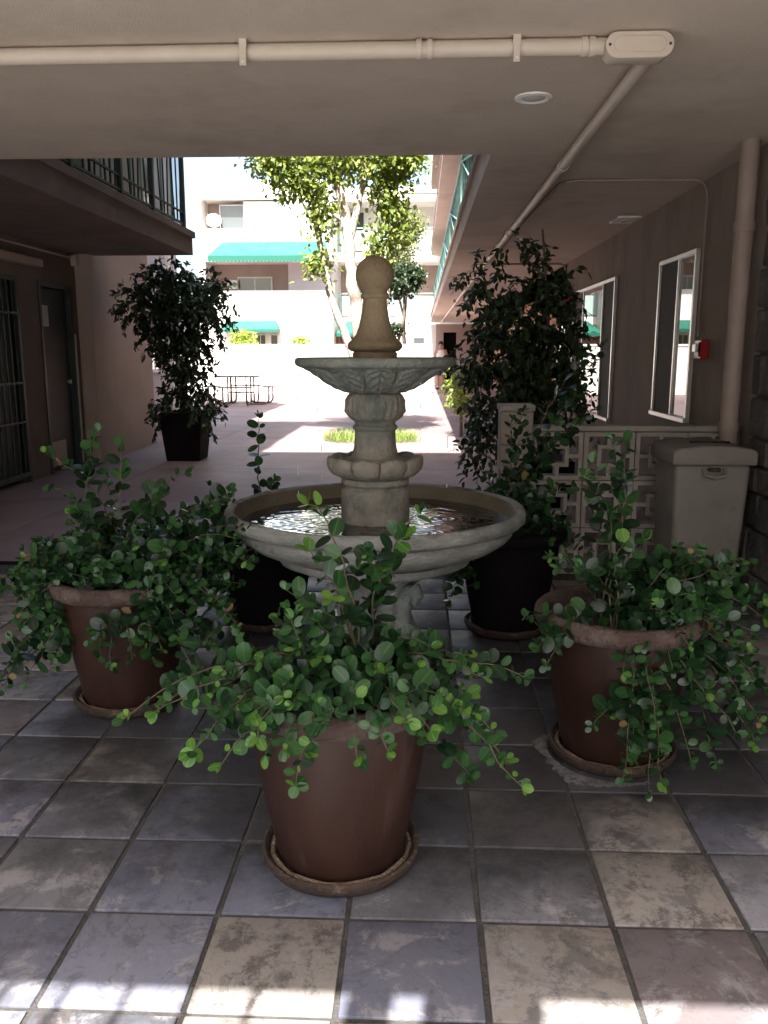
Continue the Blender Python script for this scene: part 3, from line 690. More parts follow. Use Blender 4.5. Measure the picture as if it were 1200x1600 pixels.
UP = Vector((0, 0, 1))
def rv(s=1.0): return Vector(rng.normal(0, s, 3))
def shrub(label, base, soil, tips, seed, nparts, lsize=.042, fill=70, fillr=(.27, .22), fillz=.16, group=None, young=.5, density=1.0, mats=('leaf', 'leaf_mid', 'leaf_young', 'leaf_dry'), bright=.25, off=(0, 0), updx=0.0, upsz=1.0, dup=0.0):
    global rng
    rng = np.random.default_rng(seed); random.seed(seed)
    r = empty('potted_shrub', (base[0], base[1], soil), label, 'shrub', group)
    leaves = []; nst = 0
    B = Vector((base[0], base[1], soil))
    def stem(a, tip, yg, thick, leafy=.25, lift=None, sz=1.0):
        a = Vector(a); tip = Vector(tip); L = (tip - a).length
        mid = (a.lerp(tip, .5) + Vector((0, 0, (L * .30 if lift is None else lift))) + rv(.03 * L)) if lift != 'rise' else Vector((a.x * .8 + tip.x * .2, a.y * .8 + tip.y * .2, a.z + (tip.z - a.z) * .75)) + rv(.01)
        n = max(6, int(L / .03)); P = bez(a, mid, tip, n)
        for k in range(1, n): P[k] = P[k] + rv(.004)
        MB().tube(P, [thick * (1 - .7 * k / (n - 1)) for k in range(n)], 5).build('stem', 'stem' if thick > .0032 else 'stem_green', r, smooth=True)
        # opposite leaf pairs
        s = 0.0; step = (.021 if lift != 'rise' else .036) / density; ang = random.random() * 6
        tot = sum((P[i + 1] - P[i]).length for i in range(n - 1)); d_acc = 0; nxt = tot * leafy
        for i in range(n - 1):
            seg = P[i + 1] - P[i]; sl = seg.length; t = seg.normalized()
            while nxt <= d_acc + sl:
                q = P[i] + seg * ((nxt - d_acc) / sl); u = nxt / tot
                x = t.cross(UP + rv(.15)); x.normalize(); y = t.cross(x)
                ang += math.pi / 2 + random.uniform(-.4, .4)
                for sg in (1, -1):
                    if random.random() < .10: continue
                    o = (x * math.cos(ang) + y * math.sin(ang)) * sg
                    dr = (o + t * .35 + UP * .25 + rv(.30)).normalized()
                    nm = (UP * .8 + Vector((0, -.5, 0)) + t * .25 + rv(.5))
                    size = lsize * sz * (1.12 - .45 * max(0, u - .55) / .45) * random.lognormvariate(0, .26); size = min(size, .058)
                    mi = 0
                    if u > .93 and yg > random.random(): mi = 2; 
                    elif u > .6 and random.random() < .35 + yg * .5: mi = 1
                    elif random.random() < bright: mi = 1
                    if random.random() < .006: mi = 3
                    if u > .93: size *= .72
                    leaves.append((mat4(q + dr * .004, dr, nm, size, random.uniform(.85, 1.12)), mi))
                nxt += step * random.uniform(.75, 1.35)
            d_acc += sl
        for k in range(3):   # terminal cluster
            dr = ((P[-1] - P[-2]).normalized() * .6 + rv(.6) + UP * .3).normalized()
            leaves.append((mat4(P[-1], dr, UP + Vector((0, -.6, 0)) + rv(.4), lsize * sz * random.uniform(.55, .85)), 2 if random.random() < yg else 1))
    tips = list(tips) + [tuple(Vector(q) + Vector((random.gauss(0, .035), random.gauss(.03, .035), random.gauss(.02, .035)))) for q in tips if q[2] < soil + .3 and random.random() < dup]
    for tp in tips:
        tp = (tp[0], tp[1], max(tp[2], .05))
        a = B + Vector((random.uniform(-.08, .08), random.uniform(-.08, .08), -.01))
        tp = Vector(tp)
        up = tp.z - soil
        L = (tp - a).length
        lift = None
        if up < 0.08: lift = max(.10, .38 * L) + .25 * max(0, -up)
        if up > .3: lift = 'rise'; a.x = B.x + updx + random.uniform(-.03, .03)
        stem(a, tp, young * random.uniform(.6, 1.3), .0042, .3 if up < .3 else .22, lift, random.uniform(.9, 1.25) * (upsz if up > .3 else 1))
        # side shoot
        if random.random() < .55:
            m = a.lerp(tp, .55) + Vector((0, 0, .05)); stem(m, m + (tp - a) * .28 + rv(.07), young * .5, .0026, .2, .02)
    for k in range(fill):
        a = B + Vector((random.uniform(-.1, .1), random.uniform(-.1, .1), -.01))
        th = random.uniform(0, 2 * math.pi); rr = math.sqrt(random.random())
        tp = B + Vector((off[0], off[1], 0)) + Vector((math.cos(th) * fillr[0] * rr, math.sin(th) * fillr[1] * rr, fillz * random.uniform(.25, 1.0) * (1.15 - rr * .5)))
        stem(a, tp, young * .25, .003, .35, .05)
    random.shuffle(leaves); h_ = len(leaves) // 3
    split_leaves(leaves[h_:], ROUND, [M[m] for m in mats], r, nparts * 2 // 3)
    split_leaves(leaves[:h_], ROUND2, [M[m] for m in mats], r, nparts // 3)
    return r

# ------------------------------------------------------------------ pots
POTLAB = {}
def pot(base, label, m='pot', rm='rim', group=None, sl=None, s=1.0, lab_s=None, tilt=0.0):
    x, y = base
    t = empty('plant_pot', (x, y, .028), label, 'pot', group)
    prof = [(.001, .03), (.165, .03), (.172, .045), (.195, .16), (.218, .29), (.238, .42), (.241, .455)]
    MB().lathe(prof, 56, (x, y), cap=False).build('body', m, t, smooth=True, angle=50)
    lip = [(.241, .456), (.262, .460), (.273, .472), (.277, .490), (.274, .508), (.262, .520), (.245, .521), (.232, .512), (.226, .49), (.222, .43)]
    def wob(i, a, r, z): return r * (1 + .0015 * math.sin(5 * a + x)), z + .001 * math.sin(3 * a + y)
    MB().lathe(lip, 56, (x, y), mod=wob, cap=False).build('rim', rm, t, smooth=True, angle=60)
    def bump(i, a, r, z): return r, z + .012 * math.sin(7 * a + i * 2) * (r / .22)
    MB().lathe([(.001, .462), (.06, .468), (.12, .463), (.18, .458), (.2235, .45)], 40, (x, y), mod=bump, cap=False).build('soil', 'soil', t, smooth=True)
    sc = empty('pot_saucer', (x, y, 0), lab_s, 'saucer', 'saucers under the pots')
    sp = [(.001, .0), (.172, .0), (.200, .010), (.212, .030), (.214, .044), (.206, .049), (.199, .045), (.194, .030), (.184, .020), (.001, .019)]
    def wob2(i, a, r, z): return r * (1 + .003 * math.sin(4 * a + x * 9) + .0015 * math.sin(11 * a)), z * (1 + .03 * math.sin(6 * a + y * 5))
    MB().lathe(sp, 56, (x, y), mod=wob2, cap=False).build('dish', 'saucer', sc, smooth=True, angle=60)
    def wob3(i, a, r, z): return r * (1 + .006 * math.sin(13 * a)), z + (.0015 * math.sin(9 * a) + .001 * math.sin(23 * a) if i in (1, 2) else 0)
    MB().lathe([(.193, .0285), (.190, .036), (.181, .040), (.176, .0285)], 56, (x, y), mod=wob3, cap=False).build('lime_crust', 'lime', sc, smooth=True)
FR, LF, RT, BRP, BLP = (-.205, 2.05), (-1.13, 3.04), (.665, 2.68), (.44, 3.97), (-.76, 4.02)
pot(FR, 'brown clay pot nearest the camera, in front of the fountain', lab_s='stained saucer under the nearest brown pot')
pot(LF, 'brown clay pot left of the fountain with pale worn rim', lab_s='stained saucer under the brown pot left of the fountain')
pot(RT, 'brown clay pot at right with its thick rim showing', lab_s='stained saucer under the brown pot at right')
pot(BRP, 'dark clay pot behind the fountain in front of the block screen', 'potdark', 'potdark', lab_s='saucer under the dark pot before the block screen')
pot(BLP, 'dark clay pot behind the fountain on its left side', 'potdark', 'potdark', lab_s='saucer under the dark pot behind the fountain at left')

lm_ = MB(); nA = 90; cx_, cy_ = RT
for k in range(nA + 1):
    a = R(140 + 150 * k / nA); e = math.sin(math.pi * k / nA) ** .5
    ri = .212 + .006 * random.random(); ro = ri + e * (.045 + .02 * math.sin(5 * a) + random.uniform(-.010, .012))
    for r_ in (ri, ro): lm_.v.append((cx_ + r_ * math.cos(a), cy_ + r_ * math.sin(a), .0022 if r_ == ri else .0012))
for k in range(nA): lm_.f.append((2 * k, 2 * k + 1, 2 * k + 3, 2 * k + 2))
lm_.build('lime_stain', 'limestain', fl)
# ------------------------------------------------------------------ fountain
FX, FYc = -0.178, 3.32
ft = empty('fountain', (FX, FYc, 0), 'two tier stone fountain with ball finial and wide water basin', 'fountain')
C2 = (FX, FYc)
ball = []
for k in range(20):
    a = -math.pi / 2 + .72 + (math.pi - .72) * k / 19
    ball.append((max(.0004, .0745 * math.cos(a)), 1.638 + .0745 * math.sin(a)))
fin = [(.001, 1.318), (.086, 1.318), (.088, 1.343), (.082, 1.348), (.096, 1.352), (.1065, 1.362), (.108, 1.374), (.102, 1.386), (.094, 1.391), (.089, 1.396), (.074, 1.416), (.063, 1.445),
       (.054, 1.485), (.0475, 1.525), (.0465, 1.548), (.0535, 1.552), (.0555, 1.560), (.0535, 1.568), (.049, 1.572), (.048, 1.580)] + ball
MB().lathe(fin, 48, C2, cap=False).build('finial', 'finial', ft, smooth=True, angle=50)
bowl = [(.085, 1.19), (.120, 1.196), (.150, 1.210), (.185, 1.231), (.222, 1.258), (.252, 1.276), (.280, 1.287), (.300, 1.290), (.312, 1.296), (.317, 1.308), (.314, 1.322), (.304, 1.327), (.286, 1.322), (.26, 1.30), (.20, 1.275), (.001, 1.262)]
def resample(prof, a, b, n):
    seg = prof[a:b + 1]; out = []
    for k in range(n + 1):
        t = k / n * (len(seg) - 1); q = min(int(t), len(seg) - 2); f_ = t - q
        out.append((seg[q][0] * (1 - f_) + seg[q + 1][0] * f_, seg[q][1] * (1 - f_) + seg[q + 1][1] * f_))
    return prof[:a] + out + prof[b + 1:]
bowl = resample(bowl, 1, 6, 26)
def bowlmod(i, a, r, z):
    if 1 <= i <= 27:
        v = (i - 1) / 26; u = ((a * 11 / (2 * math.pi)) % 1.0 - .5) * 2
        wd = .92 * math.sin(math.pi * min(1, .12 + .80 * v)) ** .75          # acanthus leaf outline
        e = abs(u) / max(wd, .05)
        h = .009 * max(0, 1 - e ** 4) + .006 * math.exp(-((e - .92) / .10) ** 2) - .007 * math.exp(-(u / .06) ** 2) * (v < .85)
        h += .003 * math.sin(v * 26 + abs(u) * 9) * (e < .85)
        h -= .006 * (e > 1.05)
        return r + h * math.sin(math.pi * min(1, v * 1.02)) ** .5, z - h * .5
    return r * (1 + .003 * math.sin(9 * a)), z
MB().lathe(bowl, 352, C2, mod=bowlmod, cap=False).build('upper_bowl', 'verdigris', ft, smooth=True, angle=60)
urn = [(.001, 1.192), (.098, 1.192), (.109, 1.180), (.117, 1.160), (.1195, 1.138), (.117, 1.115), (.107, 1.096), (.094, 1.084), (.082, 1.076), (.079, 1.066), (.087, 1.061), (.0895, 1.053), (.087, 1.045), (.081, 1.041),
       (.0815, 1.010), (.085, .975), (.091, .950), (.101, .930)]
def urnmod(i, a, r, z):
    if 3 <= i <= 6: return r + .006 * math.sin(16 * a + 1.4 * i) * math.sin(8 * a - i), z
    return r, z
MB().lathe(urn, 120, C2, mod=urnmod, cap=False).build('stem_urn', 'stone', ft, smooth=True, angle=50)
pet = [(.095, .938), (.118, .926), (.135, .922), (.150, .926), (.163, .934), (.176, .936), (.184, .926), (.185, .908), (.178, .886), (.162, .868), (.145, .858), (.130, .852)]
def petmod(i, a, r, z):
    u = (a * 10 / (2 * math.pi) + .25) % 1.0; arch = 1 - abs(2 * u - 1) ** 2.6; notch = abs(2 * u - 1) > .93
    k = max(0.0, min(1.0, (i - 1) / 3)) * (1 if i < 10 else .4)
    return r + k * (.010 * arch - (.012 if notch else 0)), z + (.012 * (arch - .6) * k if i <= 6 else 0)
MB().lathe(pet, 200, C2, mod=petmod, cap=False).build('petal_collar', 'stone', ft, smooth=True, angle=60)
pl = [(.130, .853), (.136, .846), (.137, .832), (.131, .824), (.125, .821), (.125, .815), (.133, .811), (.1375, .803), (.1385, .70), (.139, .62)]
MB().lathe(pl, 64, C2, cap=False).build('plinth', 'stone', ft, smooth=True, angle=40)
bas = [(.20, .490), (.30, .500), (.355, .508), (.383, .520), (.392, .535), (.392, .552), (.372, .556), (.41, .562), (.455, .574), (.500, .594), (.535, .618), (.555, .640), (.558, .664), (.552, .672), (.566, .676), (.590, .684), (.603, .696), (.606, .716),
       (.601, .732), (.590, .738), (.574, .735), (.566, .730)]
def basmod(i, a, r, z):
    if 1 <= i <= 5: return r * (1 + .035 * abs(math.sin(4 * a)) ** .6 - .02), z
    return r * (1 + .0018 * math.sin(6 * a + i) + .001 * math.sin(17 * a)), z + .0012 * math.sin(8 * a + i)
MB().lathe(bas, 144, C2, mod=basmod, cap=False).build('basin', 'basin', ft, smooth=True, angle=50)
MB().lathe([(.566, .7305), (.556, .705), (.545, .675), (.52, .645), (.40, .61), (.001, .60)], 96, C2, cap=False).build('basin_lining', 'inner', ft, smooth=True)
# water: a polar sheet with rings spreading from the drip points
wm = MB(); NR, NA = 130, 260; r0, r1 = .139, .5455
drips = [(FX - .31, FYc - .02), (FX + .29, FYc + .03), (FX + .18, FYc - .25), (FX - .2, FYc - .24), (FX + .10, FYc + .30), (FX - .24, FYc + .20)]
for i in range(NR):
    r = r0 + (r1 - r0) * i / (NR - 1)
    for k in range(NA):
        a = 2 * math.pi * k / NA; x = FX + r * math.cos(a); y = FYc + r * math.sin(a); h = 0
        for j, (px_, py_) in enumerate(drips):
            d_ = math.hypot(x - px_, y - py_); h += .0009 * math.sin(d_ * 190 + j) * math.exp(-d_ * 8.5) / (1 + d_ * 4)
        h += .00033 * math.sin(x * 61 + 2 * math.sin(y * 37)) + .00033 * math.sin(y * 83 + 1.7 * math.sin(x * 43 + 1)) + .00012 * math.sin((x + y) * 140)
        wm.v.append((x, y, .676 + h))
for i in range(NR - 1):
    for k in range(NA):
        k2 = (k + 1) % NA; wm.f.append((i * NA + k, i * NA + k2, (i + 1) * NA + k2, (i + 1) * NA + k))
wm.build('water', 'water', ft, smooth=True, angle=180)
dm = MB()
for (px_, py_) in drips:
    for k in range(4):
        z = random.uniform(.72, 1.26); dm.lathe([(.0003, z), (.0016, z + .004), (.0014, z + .012), (.0003, z + .022)], 6, (px_, py_))
dm.build('falling_drops', 'lens', ft, smooth=True, kind='stuff')
# pedestal with scroll brackets
ped = [(.24, 0), (.25, .02), (.245, .05), (.20, .07), (.155, .11), (.125, .17), (.115, .24), (.122, .31), (.14, .37), (.165, .42), (.19, .46), (.205, .492)]
def pedmod(i, a, r, z): return r * (1 + .06 * math.cos(8 * a)), z
MB().lathe(ped, 96, C2, mod=pedmod, cap=False).build('pedestal', 'verdigris', ft, smooth=True, angle=60)
for k in range(4):
    a = math.pi / 4 + k * math.pi / 2; ca, sa = math.cos(a), math.sin(a)
    def P3(r, z): return (FX + r * ca, FYc + r * sa, z)
    path = [(.27, .03), (.265, .07), (.225, .12), (.185, .18), (.160, .25), (.160, .31), (.175, .37), (.205, .415), (.232, .425), (.243, .405), (.232, .385), (.215, .392)]
    rad = [.045, .048, .044, .038, .034, .034, .036, .036, .033, .028, .022, .015]
    MB().tube([P3(*q) for q in path], rad, 12).build('scroll_bracket', 'verdigris', ft, smooth=True)

# ------------------------------------------------------------------ shrubs
FRONT_TIPS = [(-0.60, 1.75, 0.54), (-0.59, 1.82, 0.54), (-0.49, 1.66, 0.49), (-0.42, 1.64, 0.48), (-0.35, 1.66, 0.53), (-0.25, 1.57, 0.47), (-0.23, 1.62, 0.51), (-0.13, 1.62, 0.51), (-0.06, 1.64, 0.52), (0.03, 1.70, 0.53), (0.08, 1.80, 0.55), (0.24, 1.78, 0.36), (0.18, 1.82, 0.47), (0.21, 1.80, 0.41), (0.26, 1.95, 0.56), (0.17, 2.00, 0.56), (0.12, 1.90, 0.54), (0.00, 2.05, 0.95), (-0.04, 2.02, 0.90), (-0.27, 2.05, 0.985), (-0.27, 1.98, 0.87), (-0.09, 2.00, 0.82), (-0.20, 1.92, 0.77), (-0.46, 1.85, 0.61), (-0.38, 1.86, 0.63), (-0.48, 1.80, 0.57), (-0.40, 1.75, 0.57), (-0.31, 1.80, 0.61), (-0.02, 2.00, 0.60), (0.00, 1.85, 0.59), (-0.36, 2.10, 0.61), (-0.08, 1.80, 0.64), (-0.23, 1.85, 0.64), (-0.13, 1.70, 0.61), (-0.28, 1.70, 0.58)]
LEFT_TIPS = [(-1.56, 2.95, 0.47), (-1.49, 2.90, 0.37), (-1.54, 2.85, 0.10), (-1.45, 2.85, 0.14), (-1.37, 2.85, 0.29), (-1.35, 2.90, 0.19), (-1.50, 2.85, 0.31), (-1.09, 3.00, 1.01), (-1.16, 3.00, 0.91), (-1.36, 2.95, 0.99), (-1.26, 2.90, 0.78), (-1.34, 2.95, 0.86), (-0.83, 2.90, 0.93), (-0.78, 2.92, 0.80), (-0.69, 2.90, 0.84), (-0.60, 2.85, 0.61), (-0.66, 2.90, 0.69), (-0.64, 2.85, 0.36), (-0.74, 2.80, 0.31), (-0.70, 2.80, 0.48), (-0.99, 2.70, 0.30), (-0.92, 2.70, 0.39), (-1.08, 2.72, 0.24), (-0.90, 2.75, 0.56), (-1.12, 2.75, 0.58), (-1.21, 2.80, 0.62), (-1.44, 2.90, 0.56), (-1.00, 2.80, 0.66), (-0.85, 2.72, 0.46), (-0.81, 2.85, 0.63), (-0.92, 2.72, 0.27), (-1.38, 2.85, 0.48), (-0.78, 2.70, 0.23)]
RIGHT_TIPS = [(0.45, 2.66, 0.66), (0.40, 2.45, 0.40), (0.70, 2.30, 0.28), (0.64, 2.35, 0.40), (0.69, 2.30, 0.06), (0.72, 2.30, 0.09), (0.62, 2.32, 0.10), (0.82, 2.35, 0.14), (0.89, 2.40, 0.30), (0.97, 2.40, 0.20), (1.06, 2.45, 0.22), (1.09, 2.50, 0.30), (1.14, 2.70, 0.54), (1.08, 2.75, 0.65), (0.97, 2.60, 0.64), (0.85, 2.70, 0.72), (0.90, 2.65, 0.68), (0.67, 2.75, 1.06), (0.57, 2.72, 1.0), (0.60, 2.65, 0.86), (0.70, 2.60, 0.77), (0.61, 2.55, 0.70), (1.03, 2.50, 0.43), (0.94, 2.45, 0.49), (0.77, 2.45, 0.57), (0.81, 2.40, 0.48), (0.92, 2.50, 0.55), (1.10, 2.60, 0.44), (1.05, 2.45, 0.14), (0.76, 2.38, 0.41)]
BR_TIPS = [(0.47, 4.30, 1.01), (0.55, 4.25, 0.93), (0.43, 4.10, 0.76), (0.61, 4.10, 0.82), (0.32, 4.00, 0.75), (0.68, 3.90, 0.60), (0.77, 4.10, 0.69), (0.60, 3.75, 0.50), (0.43, 3.80, 0.53), (0.18, 3.80, 0.33), (0.14, 3.80, 0.19), (0.22, 3.85, 0.39), (0.96, 4.60, 1.38), (0.91, 4.50, 1.18), (0.93, 4.40, 1.05), (0.81, 4.30, 0.99), (0.69, 4.20, 0.91), (0.81, 3.90, 0.42), (0.51, 4.00, 0.68), (0.70, 3.80, 0.41)]
BL_TIPS = [(-0.78, 4.00, 1.03), (-0.72, 4.00, 0.74), (-1.09, 4.00, 0.57), (-1.21, 4.00, 0.52), (-1.02, 3.90, 0.43), (-0.95, 3.90, 0.16), (-1.07, 3.85, 0.15), (-0.71, 4.00, 0.57), (-0.94, 4.10, 0.55), (-0.60, 4.10, 0.50), (-1.12, 3.95, 0.32), (-0.48, 4.00, 0.25), (-0.89, 3.80, 0.39)]
shrub('round leaved shrub in the nearest pot, light green shoots before the fountain', FR, .46, FRONT_TIPS, 11, 300, .037, fill=38, fillr=(.27, .24), fillz=.11, young=.75, density=.85, bright=.3, updx=.07, upsz=1.25, dup=.55)
shrub('round leaved trailing shrub in the pot left of the fountain', LF, .46, LEFT_TIPS, 12, 300, .038, fill=110, fillr=(.48, .30), fillz=.28, young=.22, bright=.10, off=(.06, 0), dup=.9)
shrub('round leaved trailing shrub spilling from the pot at right', RT, .46, RIGHT_TIPS, 13, 300, .037, fill=60, fillr=(.26, .22), fillz=.22, young=.2, bright=.2, off=(.24, .12), updx=-.05, upsz=1.5, dup=.4)
shrub('dark trailing shrub in the pot before the block screen', BRP, .46, BR_TIPS, 14, 200, .045, fill=26, fillz=.3, young=.02, bright=.02, density=.9)
shrub('dark shrub with one tall sprig in the pot behind the fountain', BLP, .46, BL_TIPS, 15, 150, .045, fill=8, fillz=.12, young=.02, bright=.02, density=.8)

# ------------------------------------------------------------------ block screen wall
bw = empty('block_screen_wall', (1.25, 5.06, 0), 'low painted screen wall of pierced concrete blocks beside the waste bin', 'wall')
BS = .3055
def block_mesh():
    t, w_ = .026, BS - .006; m = MB(); D = .095
    def bar(x0, x1, z0, z1, d=0.0): m.box(x0, x1, d, D - d, z0, z1)
    bar(0, w_, 0, t); bar(0, w_, w_ - t, w_); bar(0, t, t, w_ - t); bar(w_ - t, w_, t, w_ - t)
    a, b = w_ * .27, w_ * .73; s = .024
    bar(a, b, a, a + s, .004); bar(a, b, b - s, b, .004); bar(a, a + s, a + s, b - s, .004); bar(b - s, b, a + s, b - s, .004)
    c = w_ / 2
    bar(c - s / 2, c + s / 2, t, a, .006); bar(c - s / 2, c + s / 2, b, w_ - t, .006); bar(t, a, c - s / 2, c + s / 2, .006); bar(b, w_ - t, c - s / 2, c + s / 2, .006)
    return m
bo = block_mesh().build('block', 'block', None); bme = bo.data; bpy.data.objects.remove(bo)
for i in range(4):
    for j in range(3):
        o = bpy.data.objects.new('block', bme); COL.objects.link(o); o.parent = bw
        o.location = (.675 + i * BS + .003 - 1.25, 5.01 - 5.06, j * .293 + .003); o.scale = (1, 1, .96)
box('mortar_bed', 'block', bw, .675, 1.897, 5.025, 5.085, 0, .003)
box('cap', 'block', bw, .675, 1.897, 5.0, 5.11, .882, .915, bevel=.004)
for k in range(5):
    box('post_block', 'block', bw, .480, .672, 4.97, 5.14, k * .200 + .002, k * .200 + .198, bevel=.005)
box('post_cap', 'block', bw, .470, .682, 4.96, 5.15, 1.0, 1.04, bevel=.008)

# ------------------------------------------------------------------ waste bin
wb = empty('waste_bin', (1.53, 4.55, 0), 'tall taupe plastic waste bin with lid in front of the block screen', 'bin')
bx, by = 1.535, 4.58
MB().hexa([(bx - .17, by - .17, .015), (bx + .17, by - .17, .015), (bx + .17, by + .17, .015), (bx - .17, by + .17, .015),
           (bx - .198, by - .20, .77), (bx + .198, by - .20, .77), (bx + .198, by + .20, .77), (bx - .198, by + .20, .77)]).build('body', 'bin', wb, bevel=.03, seg=4, smooth=True)
box('base', 'bin', wb, bx - .17, bx + .17, by - .155, by + .155, 0, .02)
lidp = [(bx - .218, .765), (bx + .218, .765), (bx + .220, .832), (bx + .20, .852), (bx + .1, .866), (bx, .870), (bx - .1, .866), (bx - .20, .852), (bx - .220, .832)]
MB().prism(lidp, by - .225, by + .225).build('lid', 'bin', wb, bevel=.014, seg=3, smooth=True)
lm = MB(); lm.tube([(bx - .055, by - .205, .745), (bx - .05, by - .235, .715), (bx, by - .238, .705), (bx + .05, by - .235, .715), (bx + .055, by - .205, .745)], .010, 8)
lm.build('handle', 'bin', wb, smooth=True)
MB().lathe([(.002, .752), (.03, .752), (.034, .745), (.03, .735), (.002, .735)], 16, (bx, by - .212)).build('latch', 'rim', wb, smooth=True)
MB().box(bx - .08, bx + .13, by - .05, by - .035, .864, .874).build('lid_slot', 'black', wb)

# ------------------------------------------------------------------ ceiling conduits and fittings
cp = empty('conduit_pipe', (0, 3.3, 2.43), 'beige conduit pipe with clamps crossing the ceiling from the left', 'conduit')
PZ, PYc, PR = ZS - .036, 3.325, .030
MB().tube([(-4.0, PYc + .03, PZ), (.665, PYc, PZ)], PR, 20).build('pipe', 'pipe', cp, smooth=True)
for x in (-2.0, -.66, .34):
    m = MB()
    pts = [(x, PYc + (PR + .004) * math.cos(a), PZ + (PR + .004) * math.sin(a)) for a in [R(-10 - 160 * k / 8) for k in range(9)]]
    for k in range(8):
        (x_, y1, z1), (_, y2, z2) = pts[k], pts[k + 1]
        m.hexa([(x - .014, y1, z1), (x + .014, y1, z1), (x + .014, y2, z2), (x - .014, y2, z2), (x - .014, y1 * .94 + PYc * .06, z1 * .94 + PZ * .06), (x + .014, y1 * .94 + PYc * .06, z1 * .94 + PZ * .06), (x + .014, y2 * .94 + PYc * .06, z2 * .94 + PZ * .06), (x - .014, y2 * .94 + PYc * .06, z2 * .94 + PZ * .06)])
    m.box(x - .014, x + .014, PYc + PR, PYc + PR + .055, ZS - .006, ZS - .001).box(x - .014, x + .014, PYc + PR + .0, PYc + PR + .005, PZ, ZS - .006)
    m.box(x - .014, x + .014, PYc - PR - .005, PYc - PR, PZ, ZS - .001)
    m.box(x - .012, x + .012, PYc - PR - .0085, PYc - PR - .0045, PZ - PR - .028, PZ + .004)
    c = m.build('clamp', 'pipe', cp)
    MB().tube([(x, PYc - PR - .011, PZ - PR - .015), (x, PYc - PR - .008, PZ - PR - .015)], .005, 8).build('screw', 'alu', c)
for x in (-.015, .025, .585, .612):
    MB().tube([(x - .010, PYc, PZ), (x + .010, PYc, PZ)], .0355, 20).build('coupling', 'pipe', cp, smooth=True)
jb = empty('junction_box', (.77, 3.22, 2.42), 'oval beige junction box where the two ceiling conduits meet', 'junction box')
def oval(cx, cy, hx, ry, n=12):
    return [(cx + hx - ry + ry * math.cos(a), cy + ry * math.sin(a)) for a in [R(-90 + 180 * k / n) for k in range(n + 1)]] + \
           [(cx - hx + ry + ry * math.cos(a), cy + ry * math.sin(a)) for a in [R(90 + 180 * k / n) for k in range(n + 1)]]
JX, JY, JZ = .772, PYc - .03, ZS - .052
MB().prism(oval(JX, JZ, .118, .041), JY - .03, JY + .06).build('housing', 'pipe', jb, bevel=.006, seg=2, smooth=True)
MB().prism(oval(JX, JZ, .121, .044), JY - .040, JY - .0305).build('cover', 'pipe', jb, bevel=.003, smooth=True)
MB().prism(oval(JX, JZ, .092, .027), JY - .0445, JY - .0405).build('cover_plate', 'pipe', jb, bevel=.0015, smooth=True)
for sx in (-.106, .106): MB().tube([(JX + sx, JY - .043, JZ), (JX + sx, JY - .0395, JZ)], .005, 8).build('screw', 'saucer', jb)
c2 = empty('conduit_pipe', (.84, 6, 2.43), 'long beige conduit running down the walkway ceiling from the oval box', 'conduit')
MB().tube([(.850, JY + .045, PZ), (.84, 6.0, PZ), (.81, 11.0, PZ), (.78, 33.0, PZ)], PR, 18).build('pipe', 'pipe', c2, smooth=True)
for y in (5.3, 8.2, 11.2, 15, 19): MB().tube([(.843 - .007 * (y - 5.3), y, PZ), (.843 - .007 * (y - 5.3), y + .05, PZ)], .0355, 18).build('coupling', 'pipe', c2, smooth=True)
c3 = empty('thin_conduit', (1.4, 5.9, 2.46), 'thin conduit bending across the walkway ceiling and down the panel wall', 'conduit')
tp = [(.885, 11.2, ZS - .016), (.90, 8.0, ZS - .016), (.925, 6.3, ZS - .016)] + bez((.93, 6.02, ZS - .016), (.935, 5.88, ZS - .016), (1.06, 5.87, ZS - .016), 6) + [(1.4, 5.87, ZS - .016)] + \
     bez((1.78, 5.87, ZS - .016), (1.884, 5.87, ZS - .016), (1.884, 5.87, ZS - .14), 7) + [(1.884, 5.87, 1.45)]
MB().tube(tp, .0095, 10).build('pipe', 'pipe_wall', c3, smooth=True)
c4 = empty('thin_conduit', (1.4, 11.22, 2.44), 'thin conduit along the wall corner beyond the second window', 'conduit')
MB().tube([(.9, 11.25, ZS - .016), (1.70, 11.25, ZS - .016)] + bez((1.78, 11.25, ZS - .016), (1.87, 11.25, ZS - .016), (1.87, 11.25, ZS - .12), 6) + [(1.87, 11.25, .3)], .0125, 10).build('pipe', 'pipe_wall', c4, smooth=True)
vp = empty('downpipe', (1.84, 4.82, 0), 'beige vertical drain pipe between panel wall and stone wall', 'pipe')
MB().tube([(1.785, 4.90, 0.0), (1.785, 4.90, ZS - .001)], .050, 20).build('pipe', 'pipe_wall', vp, smooth=True)
for zz in (2.0, .9): MB().tube([(1.785, 4.90, zz), (1.785, 4.90, zz + .05)], .057, 20).build('collar', 'pipe_wall', vp, smooth=True)
cw = MB().box(1.892, 1.8995, 5.18, 5.26, 0.0, ZS - .001).build('batten', 'panel', rb)
dl = empty('ceiling_downlight', (.5, 4.06, ZS), 'round recessed downlight in the soffit, unlit', 'light')
MB().lathe([(.052, ZS - .001), (.085, ZS - .001), (.084, ZS - .008), (.066, ZS - .012), (.055, ZS - .006)], 36, (.50, 4.06), cap=False).build('trim_ring', 'whitepaint', dl, smooth=True)
MB().lathe([(.001, ZS - .012), (.03, ZS - .011), (.0545, ZS - .004)], 36, (.50, 4.06), cap=False).build('lens', 'lens', dl, smooth=True)
vt = empty('ceiling_vent', (1.75, 7.6, ZS), 'small slatted vent on the walkway ceiling above the near window', 'vent')
for k in range(5): box('slat', 'whitepaint', vt, 1.68 + k * .035, 1.70 + k * .035, 7.48, 7.78, ZS - .014, ZS - .002)
box('vent_frame', 'whitepaint', vt, 1.66, 1.855, 7.455, 7.478, ZS - .016, ZS - .001)
